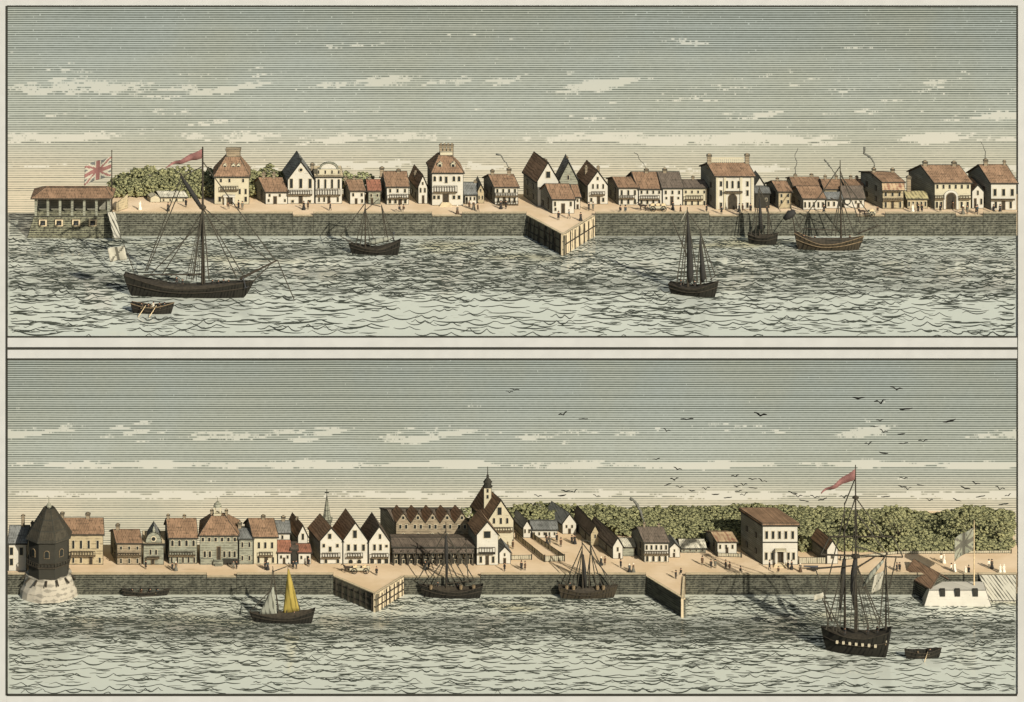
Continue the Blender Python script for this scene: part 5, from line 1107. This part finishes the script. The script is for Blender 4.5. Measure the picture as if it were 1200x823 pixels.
def hat_mesh(kind):
    def mk():
        b = MB()
        if kind == 'tri': b.lathe([(.21, 0), (.22, .03), (.115, .04), (.10, .15), (.04, .17)], n=8)
        elif kind == 'tall': b.lathe([(.18, 0), (.18, .03), (.105, .04), (.10, .26), (.05, .27)], n=8)
        else: b.lathe([(.12, -.10), (.135, .0), (.12, .08), (.05, .13)], n=8)
        return mesh_of(b, ['cloth_black' if kind != 'cap' else 'cloth_white'])
    return cached(('hat', kind), mk)
def skirt_mesh(mat):
    def mk():
        b = MB(); b.lathe([(.40, .03), (.42, .10), (.33, .45), (.22, .82), (.15, 1.08)], n=10); return mesh_of(b, [mat])
    return cached(('skirt', mat), mk)
def coat_mesh(mat):
    def mk():
        b = MB(); b.lathe([(.27, .50), (.26, .56), (.21, .85), (.20, 1.2), (.15, 1.3)], n=9, sy=.8); return mesh_of(b, [mat])
    return cached(('coat', mat), mk)
def person(loc, label, pose='stand', st='a', rz=0., hat='tri', sc_=1.2, group=None):
    r = empty('person', loc, label, 'person', group, rz); r.scale = (sc_,) * 3
    woman = pose == 'woman'; p = 'stand' if woman else pose
    o = bpy.data.objects.new('body', fig(p, st)); C.objects.link(o); o.parent = r
    top = (1.75 if p in ('stand', 'walk') else 1.14)
    place('hat', hat_mesh('cap' if woman and st != 'a' else hat), r, (0, -.02, top - .04))
    if woman: place('skirt', skirt_mesh(SETS[st][2] if st != 'd' else 'cloth_white'), r, (0, 0, 0))
    elif p in ('stand', 'walk') and st in 'abe': place('coat', coat_mesh(SETS[st][1]), r, (0, 0, 0))
    return r
def crowd(top, rows):
    for row in rows:
        px, py, pose, st, label = row[:5]; y = YG(py, top)
        if pose == 'sit': y = max(y, (QU if top == GU else QL) + .55); z = (TU if top == GU else TL) - .28 * 1.2 + .2
        else: z = top
        if not ((top == GU and 615 < px < 700) or (top == GL and (388 < px < 475 or 755 < px < 803))): y = max(y, (QU if top == GU else QL) + 1.5)
        person((X(px, y), y, z), label, pose, st, random.uniform(-.9, .9) + (PI / 2 if pose == 'walk' and random.random() < .5 else (-PI / 2 if pose == 'walk' else 0)), ('tri', 'tall')[int(px) % 2], random.uniform(1.15, 1.3))
crowd(GU, (
    (164, 246, 'woman', 'd', 'pale figure alone on the open quay just right of the ensign flagstaff'), (197, 247.5, 'woman', 'a', 'dark cloaked figure on the quay in front of the long pale shed'), (218, 243, 'stand', 'a', 'tiny dark figure at the right end of the long pale shed'),
    (267.3, 246.5, 'sit', 'b', 'small figure resting on the parapet below the dormered hipped mansion'), (279.6, 245.5, 'stand', 'a', 'left one of two dark men talking at the mansion corner by the wood'), (284, 246, 'stand', 'e', 'right one of two dark men talking at the mansion corner by the wood'),
    (356, 246, 'woman', 'a', 'stooping dark figure of the pair before the round-window gable house'), (361, 245.5, 'stand', 'b', 'taller figure of the pair before the round-window gable house'), (387, 247, 'walk', 'a', 'lone dark man walking in front of the arched pediment house'),
    (468, 250, 'sit', 'a', 'left one of two people sitting on the parapet above the small sloop'), (473, 250, 'sit', 'b', 'right one of two people sitting on the parapet above the small sloop'), (536, 253, 'woman', 'e', 'crouched figure in the landing gap below the tall hipped house'),
    (550, 245, 'stand', 'b', 'leftmost of three strollers in front of the low grey-roofed cottage'), (555, 246, 'woman', 'b', 'middle one of three strollers in front of the low grey-roofed cottage'), (560, 248, 'walk', 'b', 'rightmost of three strollers in front of the low grey-roofed cottage'),
    (587, 245, 'woman', 'a', 'left one of a dark couple before the smoking balconied house'), (593, 245, 'stand', 'a', 'right one of a dark couple before the smoking balconied house'),
    (654.5, 258, 'stand', 'a', 'dark man standing before the left wall of the front cottage on the bastion'), (666.8, 256.5, 'walk', 'c', 'dark man walking before the door of the front cottage on the bastion'), (680.5, 259, 'woman', 'a', 'seated dark figure at the bright timber edge of the bastion'),
    (690, 247, 'stand', 'a', 'left man of the pair in front of the twin-chimney gabled house'), (695, 247, 'stand', 'e', 'right man of the pair in front of the twin-chimney gabled house'), (727, 254, 'sit', 'a', 'left one of two people sitting on the parapet left of the horse waggon'), (733, 254, 'sit', 'c', 'right one of two people sitting on the parapet left of the horse waggon'),
    (788.5, 246, 'woman', 'a', 'small dark figure at the door of the plain four-windowed house'), (797.5, 250.5, 'walk', 'b', 'stooping man walking right of the horse waggon'), (828, 249, 'stand', 'a', 'dark man before the left flank of the arched white hall'), (845.5, 254.5, 'stand', 'a', 'man standing alone in front of the left pilasters of the arched white hall'),
    (866.3, 248.5, 'woman', 'a', 'left one of a couple beside the big arched doorway'), (870.3, 248.5, 'stand', 'b', 'right one of a couple beside the big arched doorway'), (879.6, 249.5, 'stand', 'a', 'dark man at the right corner of the arched white hall'), (899, 254.5, 'stand', 'a', 'man at the quay edge behind the masts of the little smack'),
    (965.5, 250.5, 'woman', 'a', 'bent dark figure left of the brig mast on the quay'), (1028.5, 256, 'sit', 'b', 'figure lying on the quay edge behind the horse cart'), (1069.6, 249.5, 'woman', 'd', 'pale woman before the straw-striped cottage'), (1076, 249.5, 'stand', 'a', 'left one of two dark men before the straw-striped cottage'), (1080.3, 249, 'stand', 'a', 'right one of two dark men before the straw-striped cottage'),
    (1102, 249, 'stand', 'a', 'dark figure left of the white ringed archway'), (1117, 246, 'stand', 'b', 'figure standing in front of the white ringed archway'), (1128.5, 258.5, 'woman', 'b', 'left one of three people in the landing gap below the archway hall'), (1133.6, 258, 'stand', 'e', 'middle one of three people in the landing gap below the archway hall'), (1143.8, 258.5, 'walk', 'a', 'right one of three people in the landing gap below the archway hall'),
    (1145.5, 250.5, 'stand', 'c', 'man passing in front of the little white gabled lodge'), (1164.5, 250, 'stand', 'a', 'left one of two dark figures before the last house of the upper view'), (1172, 250, 'woman', 'a', 'right one of two dark figures before the last house of the upper view')))
crowd(GL, (
    (170.8, 667, 'stand', 'a', 'lone dark man in front of the bell gable house'), (202, 669, 'stand', 'a', 'left one of a pair before the grey house with two white chimneys'), (206.2, 669, 'woman', 'b', 'right one of a pair before the grey house with two white chimneys'),
    (273.8, 667, 'stand', 'e', 'left one of two figures at the right end of the town hall forecourt'), (277.3, 667, 'stand', 'a', 'right one of two figures at the right end of the town hall forecourt'), (310.5, 668, 'stand', 'a', 'left one of a couple before the tall doorway, above the yellow sail'), (313.7, 668, 'woman', 'c', 'right one of a couple before the tall doorway, above the yellow sail'),
    (343.6, 667, 'stand', 'a', 'left one of two tall dark figures before the narrow dark lean-to'), (347.2, 667, 'stand', 'c', 'right one of two tall dark figures before the narrow dark lean-to'), (361.7, 664, 'stand', 'a', 'dark man at the corner of the first white gable'),
    (441.3, 674.5, 'stand', 'a', 'man standing right of the waggon on the pointed jetty'), (498.5, 668, 'woman', 'a', 'left one of a dark couple before the market hall'), (502.2, 667.5, 'stand', 'a', 'right one of a dark couple before the market hall'), (591.3, 669.5, 'walk', 'a', 'dark man striding past the tiny gabled hut'), (611, 668.5, 'stand', 'a', 'left one of a couple on the street below the picket lane'), (615.3, 668.5, 'stand', 'b', 'right one of a couple on the street below the picket lane'),
    (601, 643.5, 'stand', 'b', 'small figure on the sandy slope above the short picket fence'), (641, 638.5, 'woman', 'a', 'left one of a couple before the long low cottage on the rise'), (644.4, 638.5, 'stand', 'e', 'right one of a couple before the long low cottage on the rise'), (652.5, 635.5, 'stand', 'a', 'small figure left of the highest gabled cottage'), (657.3, 641, 'stand', 'b', 'lone figure in the middle of the upper lane'),
    (670.3, 637.5, 'stand', 'a', 'left one of two dark figures below the highest gabled cottage'), (673.6, 637.5, 'woman', 'a', 'right one of two dark figures below the highest gabled cottage'), (704.5, 662.5, 'woman', 'c', 'left one of a couple right of the ketch masts'), (708.9, 662.5, 'stand', 'b', 'right one of a couple right of the ketch masts'), (727.5, 665.5, 'stand', 'a', 'dark man below the white gable end of the row house'),
    (737.6, 671, 'woman', 'c', 'left lady in a wide skirt near the start of the wedge pier'), (742.2, 671, 'woman', 'b', 'right lady in a wide skirt near the start of the wedge pier'), (792, 678.5, 'stand', 'a', 'dark man alone in the middle of the wedge pier'), (798, 687, 'sit', 'a', 'upper dark figure resting at the edge of the wedge pier'),
    (823, 662.5, 'stand', 'b', 'lone figure on the street before the long pale shed'), (833.2, 666, 'stand', 'a', 'left one of the pair below the fenced red-striped cottage'), (838.3, 666, 'stand', 'e', 'right one of the pair below the fenced red-striped cottage'), (850.5, 667, 'walk', 'a', 'left one of two strollers before the dark flank of the mansion'), (855, 669, 'stand', 'b', 'right one of two strollers before the dark flank of the mansion'),
    (867.7, 675, 'sit', 'a', 'dark figure sitting on the parapet left of the mansion'), (901.8, 667.5, 'walk', 'a', 'man walking past the left windows of the mansion'), (912.2, 675, 'sit', 'b', 'figure sitting on the parapet below the mansion portico'), (923.5, 667.5, 'stand', 'a', 'left one of the pair right of the mansion portico'), (927.7, 667.5, 'woman', 'a', 'right one of the pair right of the mansion portico'), (938, 670.5, 'woman', 'e', 'crouching figure before the mansion picket fence'),
    (1051, 670, 'stand', 'a', 'left one of two men right of the three-masted ship rigging'), (1054.3, 670, 'stand', 'a', 'right one of two men right of the three-masted ship rigging'), (1102.8, 660, 'stand', 'd', 'left one of a pale couple on the sand above the brick shed'), (1106.3, 660, 'woman', 'd', 'right one of a pale couple on the sand above the brick shed'), (1118.6, 670, 'woman', 'd', 'pale lady under the crossed flag'), (1114.8, 670, 'stand', 'd', 'pale man beside the lady under the crossed flag'),
    (1131.5, 674.5, 'woman', 'd', 'left one of two at the foot of the flagstaff'), (1135.3, 674.5, 'stand', 'a', 'right one of two at the foot of the flagstaff'), (1158.8, 666.5, 'stand', 'd', 'left one of a couple on the sand right of the flagstaff'), (1162.4, 666.5, 'woman', 'a', 'right one of a couple on the sand right of the flagstaff'), (1172, 672, 'woman', 'd', 'left one of two pale ladies at the far right shore'), (1176.4, 672, 'woman', 'd', 'right one of two pale ladies at the far right shore')))
# crews
def sailor(bt, px, zz, dy, label, pose='stand', st='a'):
    person((X(px, bt.y + dy), bt.y + dy, bt.zw + zz), label, pose, st, random.uniform(-1, 1), 'tri', 1.1)
for px, lab in ((207, 'sailor at the stern of the large sloop, by the cabin'), (214, 'sailor just left of the shrouds on the large sloop'), (249, 'first sailor right of the mast on the large sloop'), (256, 'second sailor right of the mast on the large sloop'), (262, 'third sailor right of the mast on the large sloop'), (268, 'sailor nearest the bow of the large sloop')):
    sailor(B1, px, 2.2 if px > 210 else 3.0, random.uniform(-1, 1), lab)
for px, dy, lab, st in ((166, 0, 'oarsman at the stern of the crowded rowing boat', 'a'), (174, -.5, 'oarsman amidships in the crowded rowing boat, nearest the viewer', 'b'), (180, .5, 'pale-coated passenger amidships in the crowded rowing boat', 'd'), (187, 0, 'oarsman near the bow of the crowded rowing boat', 'a'), (193, .2, 'lookout in the bow of the crowded rowing boat', 'c')):
    sailor(B2, px, 1.2, dy, lab, 'row', st)
for px, lab in ((942, 'sailor near the stern of the quayside brig'), (955, 'sailor amidships on the quayside brig'), (996, 'sailor right of the mast on the quayside brig')): sailor(B6, px, 1.7, random.uniform(-.6, .6), lab)
sailor(B11, 1090, 1.0, 0, 'rower seated in the small boat beside the three-masted ship', 'row', 'a')
for px, lab, st in ((155, 'left oarsman in the long low barge', 'a'), (166, 'second oarsman from left in the long low barge', 'b'), (176, 'third oarsman from left in the long low barge', 'a'), (185, 'right-hand oarsman in the long low barge', 'c')): sailor(B8, px, .45, 0, lab, 'row', st)
for px, lab in ((513, 'sailor left of the schooner mast'), (537, 'sailor right of the schooner mast')): sailor(B9, px, 1.75, .4, lab)
for px, lab in ((668, 'sailor near the left end of the two-masted ketch'), (703, 'sailor near the right end of the two-masted ketch')): sailor(B10, px, 1.75, .4, lab)
for px, zz, lab in ((990, 5.0, 'sailor left of the main mast on the three-masted ship'), (1017, 5.2, 'sailor beside the rigging net on the three-masted ship'), (1028, 5.4, 'sailor near the ensign on the three-masted ship')): sailor(S1, px, zz - .3, -1.2, lab)
sailor(B7, 345, 1.5, 0, 'helmsman behind the yellow sail', 'row', 'b')
sailor(B4, 798, 1.8, 0, 'sailor at the stern of the ketch off the bastion'); sailor(B4, 814, 1.8, -.6, 'sailor between the masts of the ketch off the bastion')

# ------------------------------------------------------------------ horses and carts
def horse(loc, label, rz, sc_=1.15):
    J = [((0, 0, 1.25), .26, .24), ((.5, 0, 1.25), .24, .24), ((-.55, 0, 1.28), .26, .24), ((.85, 0, 1.55), .15), ((1.1, 0, 1.9), .11), ((1.3, 0, 1.85), .10), ((1.55, 0, 1.62), .07), ((-.85, 0, 1.25), .06), ((-.98, 0, .75), .05)]
    Bn = [(0, 1), (0, 2), (1, 3), (3, 4), (4, 5), (5, 6), (2, 7), (7, 8)]
    for s_ in (-1, 1):
        for st, pts in ((1, (((.55, .15 * s_, 1.0), .11), ((.56 + .08 * s_, .15 * s_, .58), .07), ((.54 + .12 * s_, .15 * s_, .3), .05), ((.56 + .14 * s_, .15 * s_, .05), .06))), (2, (((-.5, .16 * s_, 1.0), .14), ((-.42 + .05 * s_, .16 * s_, .75), .09), ((-.66 + .05 * s_, .16 * s_, .5), .06), ((-.6 + .06 * s_, .16 * s_, .05), .06)))):
            p = st
            for c, rd in pts: J.append((c, rd)); Bn.append((p, len(J) - 1)); p = len(J) - 1
    if 'horse' not in FIG: FIG['horse'] = skin_mesh(J, Bn, ['horse_hide'], lambda c: 0)
    r = empty('horse', loc, label, 'horse', None, rz); r.scale = (sc_,) * 3; o = bpy.data.objects.new('body', FIG['horse']); C.objects.link(o); o.parent = r
    b = MB(); b.lathe([(.30, -.1), (.34, 0), (.30, .1)], n=10); c = b.build('collar', 'dark_wood', r); c.location = (.72, 0, 1.42); c.rotation_euler = (0, PI / 2.6, 0)
    return r
def cart(loc, label, rz, Ln, wheels, load=1, wmat='pale_wood', name='waggon'):
    r = empty(name, loc, label, name, None, rz)
    b = MB(); b.box(-Ln / 2, Ln / 2, -.7, .7, .75, .95); b.box(-Ln / 2, Ln / 2, -.75, -.65, .95, 1.5); b.box(-Ln / 2, Ln / 2, .65, .75, .95, 1.5); b.build('body', 'wall_cream', r, .05)
    for i in range(load): b = MB(); b.lathe([(.42, -.5), (.55, 0), (.42, .5)], n=9); o = b.build('cask', 'pale_wood', r); o.location = (-Ln / 2 + (i + .6) * Ln / (load + .2), 0, 1.45); o.rotation_euler = (PI / 2, 0, PI / 2)
    for x in wheels:
        for s_ in (-1, 1):
            b = MB(); n = 14; R_ = .68
            for k in range(n):
                a0, a1 = 2 * PI * k / n, 2 * PI * (k + 1) / n; b.tube((R_ * math.cos(a0), 0, R_ * math.sin(a0)), (R_ * math.cos(a1), 0, R_ * math.sin(a1)), .09, .09, 5)
            for k in range(6): a = 2 * PI * k / 6; b.tube((0, 0, 0), (R_ * math.cos(a), 0, R_ * math.sin(a)), .05, .05, 4)
            b.tube((0, -.14, 0), (0, .14, 0), .14, .14, 8); b.build('wheel', 'ink', r, loc=(x, s_ * .85, .77))
    b = MB(); b.tube((-Ln / 2, 0, .8), (-Ln / 2 - 2.2, 0, 1.05), .07, .06); b.build('shaft', 'dark_wood', r)
    return r
y = YG(247.5, GU); horse((X(753.5, y), y, GU), 'dark horse harnessed to the loaded waggon before the terrace', PI)
cart((X(771, y), y, GU), 'loaded pale waggon behind the dark horse before the terrace', 0, 4.4, (-1.3, 1.4), 3)
y = YG(254, GU); horse((X(1010.5, y), y, GU), 'dark cart horse by the landing beside the brig bowsprit', PI)
cart((X(1021.5, y), y, GU), 'small two-wheeled cart by the landing beside the brig bowsprit', 0, 2.0, (0.,), 1, name='cart')
y = YG(671.5, GL); cart((X(421.5, y), y, GL), 'long waggon with big wheels on the pointed jetty before the three white gables', 0, 5.0, (-1.3, 1.6), 2)
horse((X(407.5, y), y, GL), 'dark horse in front of the long waggon on the pointed jetty', PI)
y = YG(669, GL); r = empty('field_gun', (X(953, y), y, GL), 'dark gun on a low carriage pointing left along the quay near the ship', 'cannon')
b = MB(); b.path([(1.2, 0, 1.0), (-.4, 0, 1.05), (-2.4, 0, 1.15)], [.32, .26, .18], 8); b.build('barrel', 'iron', r)
b = MB(); b.box(-.6, 1.2, -.4, .4, .35, .75); b.build('carriage', 'dark_wood', r)
for s_ in (-1, 1): b = MB(); b.lathe([(.45, -.07), (.45, .07)], n=12); o = b.build('wheel', 'dark_wood', r); o.location = (.2, s_ * .55, .45); o.rotation_euler = (PI / 2, 0, 0)

# ------------------------------------------------------------------ birds
def bird_mesh(k):
    def mk():
        b = MB(); up = (.28, .12, .45, -.05)[k]; i = b.add([(.0, -.28, 0), (.09, 0, .06), (0, .3, 0), (-.09, 0, .06), (0, 0, -.09)])
        b.face((i, i + 1, i + 3)); b.face((i + 1, i + 2, i + 3)); b.face((i, i + 4, i + 1)); b.face((i + 1, i + 4, i + 2)); b.face((i + 2, i + 4, i + 3)); b.face((i + 3, i + 4, i))
        for s_ in (-1, 1):
            P = [(.06, -.14), (.06, .14), (.5, -.02), (.5, .2), (1.0, .22)]; z = [0.03, 0.03, up, up, up * .75]
            T = [(s_ * x, y, q + .07) for (x, y), q in zip(P, z)]; Q = [(s_ * x, y, q - .07) for (x, y), q in zip(P, z)]
            j = b.add(T + Q)
            for a, c, d in ((0, 1, 2), (1, 3, 2), (2, 3, 4)): b.face((j + a, j + c, j + d)); b.face((j + 5 + a, j + 5 + d, j + 5 + c))
            for a, c in ((0, 2), (2, 4), (4, 3), (3, 1), (1, 0)): b.face((j + a, j + c, j + 5 + c, j + 5 + a))
        return mesh_of(b, ['feather'])
    return cached(('bird', k), mk)
RAW = [(792, 73), (670, 102), (742, 117), (822, 135), (357, 156), (122, 169), (57, 206), (962, 174), (740, 173), (722, 192), (750, 209), (808, 215), (878, 239), (814, 246), (703, 248), (750, 276), (92, 328), (25, 296), (83, 362), (62, 376), (100, 386), (137, 397), (183, 392), (215, 408), (278, 351), (332, 360), (303, 379), (334, 387), (283, 384), (288, 398), (306, 411), (252, 418), (363, 366), (460, 404), (477, 416), (498, 428), (531, 418), (557, 425), (625, 419), (758, 415), (816, 358), (810, 384), (829, 392), (868, 378), (1045, 374), (1012, 389), (1122, 392), (1062, 414), (1150, 412), (985, 427), (897, 428), (1135, 439)]
BIRDS = [(760 + x / 2.727, 430 + y / 2.727) for x, y in RAW] + [(597, 460), (603, 457), (660, 486.5), (683, 491), (630.5, 582), (663, 576), (673, 577), (659, 581), (699, 582)]
big = {(792, 73), (670, 102), (742, 117), (822, 135), (357, 156), (122, 169), (962, 174)}
FL = (('in the high flock over the ship', lambda x, y: x > 985 and y < 545), ('in the low flock over the right-hand wood', lambda x, y: x > 1030), ('in the low line left of the ship', lambda x, y: x > 905 and y > 560), ('in the flock low over the mansion', lambda x, y: x > 840 and y > 550), ('in the flock left of the mansion', lambda x, y: x > 770 and y > 530), ('high left of the ship pennant', lambda x, y: x > 760),
      ('low over the wood beside the church tower', lambda x, y: y > 560), ('high over the church tower', lambda x, y: True))
ORD = 'first second third fourth fifth sixth seventh eighth ninth tenth eleventh twelfth thirteenth fourteenth fifteenth sixteenth seventeenth eighteenth nineteenth twentieth'.split()
left = list(range(len(BIRDS)))
for nm, test in FL:
    mem = sorted([i for i in left if test(*BIRDS[i])], key=lambda i: BIRDS[i][0]); left = [i for i in left if i not in mem]
    for n_, i in enumerate(mem):
        px, py = BIRDS[i]; y = random.uniform(78, 92); span = (1.7 if i < len(RAW) and RAW[i] in big else random.uniform(.95, 1.3)); k = i % 4
        o = bpy.data.objects.new('gull', bird_mesh(k)); C.objects.link(o); o.location = (X(px, y), y, Z(py, y)); o.scale = (span,) * 3; o.rotation_euler = (random.uniform(-.2, .4), random.uniform(-.25, .25), random.uniform(-.5, .5))
        word = 'dark gull' if len(mem) == 1 else '%s dark gull from the left' % ORD[n_]
        tag(o, word + ' ' + nm, 'bird', 'gulls ' + nm)

# ------------------------------------------------------------------ woods and trees
def ico(sub=1):
    bm = bmesh.new(); bmesh.ops.create_icosphere(bm, subdivisions=sub, radius=1.); v = [p.co.copy() for p in bm.verts]; bm.verts.index_update(); f = [[q.index for q in p.verts] for p in bm.faces]; bm.free(); return v, f
ICO = ico(2); ICO1 = ico(1)
def crown_into(b, c, rx, ry, rz, n, cr, shape=ICO1):
    """leaf clumps spread through an uneven ellipsoid, gaps left between"""
    V, F = shape
    lob = [(Vector((random.gauss(0, 1), random.gauss(0, 1), random.gauss(0, 1))).normalized(), random.uniform(.7, 1.12)) for _ in range(9)]
    for _ in range(n):
        d = Vector((random.gauss(0, 1), random.gauss(0, .9) - .4, random.gauss(0, 1) + .25)).normalized(); e = max(lob, key=lambda q: q[0].dot(d))[1]
        rr = e * random.uniform(.72, 1.)
        p = Vector((c[0] + d.x * rx * rr, c[1] + d.y * ry * rr, c[2] + d.z * rz * rr)); s_ = cr * random.uniform(.55, 1.15)
        i = b.add([p + Vector((v.x * s_ * random.uniform(.8, 1.2), v.y * s_, v.z * s_ * random.uniform(.65, 1.05))) for v in V])
        for f in F: b.face([i + q for q in f])
        if d.y < .3 and random.random() < .62:
            a0 = random.uniform(.1, .9); a1 = a0 + random.uniform(1.3, 2.3); R_ = s_ * 1.06
            b.path([p + Vector((R_ * math.cos(a0 + (a1 - a0) * k / 4), -s_ * .45, R_ * .85 * math.sin(a0 + (a1 - a0) * k / 4))) for k in range(5)], [.03, .085, .1, .085, .03], 4, 1)
def interp(pts, x):
    for (a, b_), (c, d) in zip(pts, pts[1:]):
        if a <= x <= c: return b_ + (d - b_) * (x - a) / (c - a)
    return pts[-1][1]
def wood(label, prof, y0, y1, gz, rows, step, mat, front=None):
    """prof: (px, top py) outline of the tree tops at the back row"""
    b = MB(); x = prof[0][0]
    for k in range(rows):
        y = y0 + (y1 - y0) * (k + .5) / rows; px = prof[0][0] + random.uniform(0, step)
        while px < prof[-1][0]:
            ptop = interp(prof, px); zt = Z(ptop, (y1 * .8 + y0 * .2)); f = .55 + .45 * (k + 1) / rows; top = gz + (zt - gz) * f + random.uniform(-.5, .3)
            if k == rows - 1: top = Z(ptop + random.uniform(-1., 1.), y)
            if front and y < interp(front, px): px += step * .5; continue
            h = max(2.2, top - gz); rx = random.uniform(2.0, 3.3) if px < 1176 else 1.2; rz = max(1.6, min(h * .5, 3.2))
            crown_into(b, (X(px, y), y, top - rz), rx, 1.8, rz, 96, .48)
            if h > 4.5: crown_into(b, (X(px + 4, y), y - .8, gz + 1.6), rx, 1.4, 2.0, 44, .48); 
            px += step * random.uniform(.8, 1.25)
    return tag(b.build('wood', [mat, 'leaf_ink']), label, 'wood', None, 'stuff')
wood('olive wood massed behind the quay, between the pavilion flag and the hipped mansion', ((134, 204), (150, 197), (180, 194), (225, 194), (250, 196), (300, 196), (318, 193), (338, 205)), 93, 101.5, GU, 4, 13, 'leaf_olive')
wood('long olive wood rising behind the whole right half of the lower town', ((596, 596), (612, 589), (640, 591), (690, 592), (760, 594), (830, 592), (880, 590), (940, 593), (985, 596), (1010, 597), (1030, 599), (1048, 592), (1060, 597), (1095, 602), (1115, 596), (1130, 592), (1150, 594), (1176, 599), (1185, 600)), 77, 102, GL, 8, 13, 'leaf_olive', ((590, 93), (700, 93), (745, 86), (800, 82), (860, 81), (890, 84), (940, 84), (945, 78.5), (1190, 77.5)))
def tree(label, px, ptop, y, gz, rx, rz, mat='leaf_pale', group=None):
    x = X(px, y); zt = Z(ptop, y); r = empty('tree', (x, y, gz), label, 'tree', group)
    h = zt - gz; b = MB(); b.path([(0, 0, 0), (.1, 0, h * .35), (0, .1, h - rz)], [.35, .26, .12], 7)
    for k in range(4): a = k * 1.6 + .4; b.tube((0, 0, h - rz * 1.7), (math.cos(a) * rx * .6, math.sin(a) * rx * .4, h - rz * .8), .13, .05, 5)
    b.build('trunk', 'trunk_bark', r); b = MB(); crown_into(b, (0, 0, h - rz), rx, rx * .8, rz, 90, .5); b.build('crown', [mat, 'leaf_ink'], r)
tree('pale round tree behind the small cottage right of the arched house', 408, 201, 95.5, GU, 2.6, 2.4); tree('pale round tree behind the red-roofed grey cottage', 425, 202, 95.5, GU, 2.8, 2.4)
tree('pale tree behind the gap left of the church roof', 549, 594, 90, GL, 2.8, 3.); tree('pale tree left of the church lantern tower', 560, 593, 90.5, GL, 2.2, 3.)
tree('big rounded olive tree at the wood edge left of the crossed flag', 1052, 593, 80, GL, 4.6, 4.6, 'leaf_olive'); tree('big rounded olive tree at the wood edge above the flagstaff', 1137, 593, 80, GL, 5.0, 4.8, 'leaf_olive'); tree('rounded olive tree at the right border of the wood', 1172, 601, 81, GL, 3.0, 4.2, 'leaf_olive')
tree('rounded olive tree rising behind the ship masts', 1018, 600, 80, GL, 3.8, 4.2, 'leaf_olive')
for o in bpy.data.objects:
    if '_dim' in o: del o['_dim']
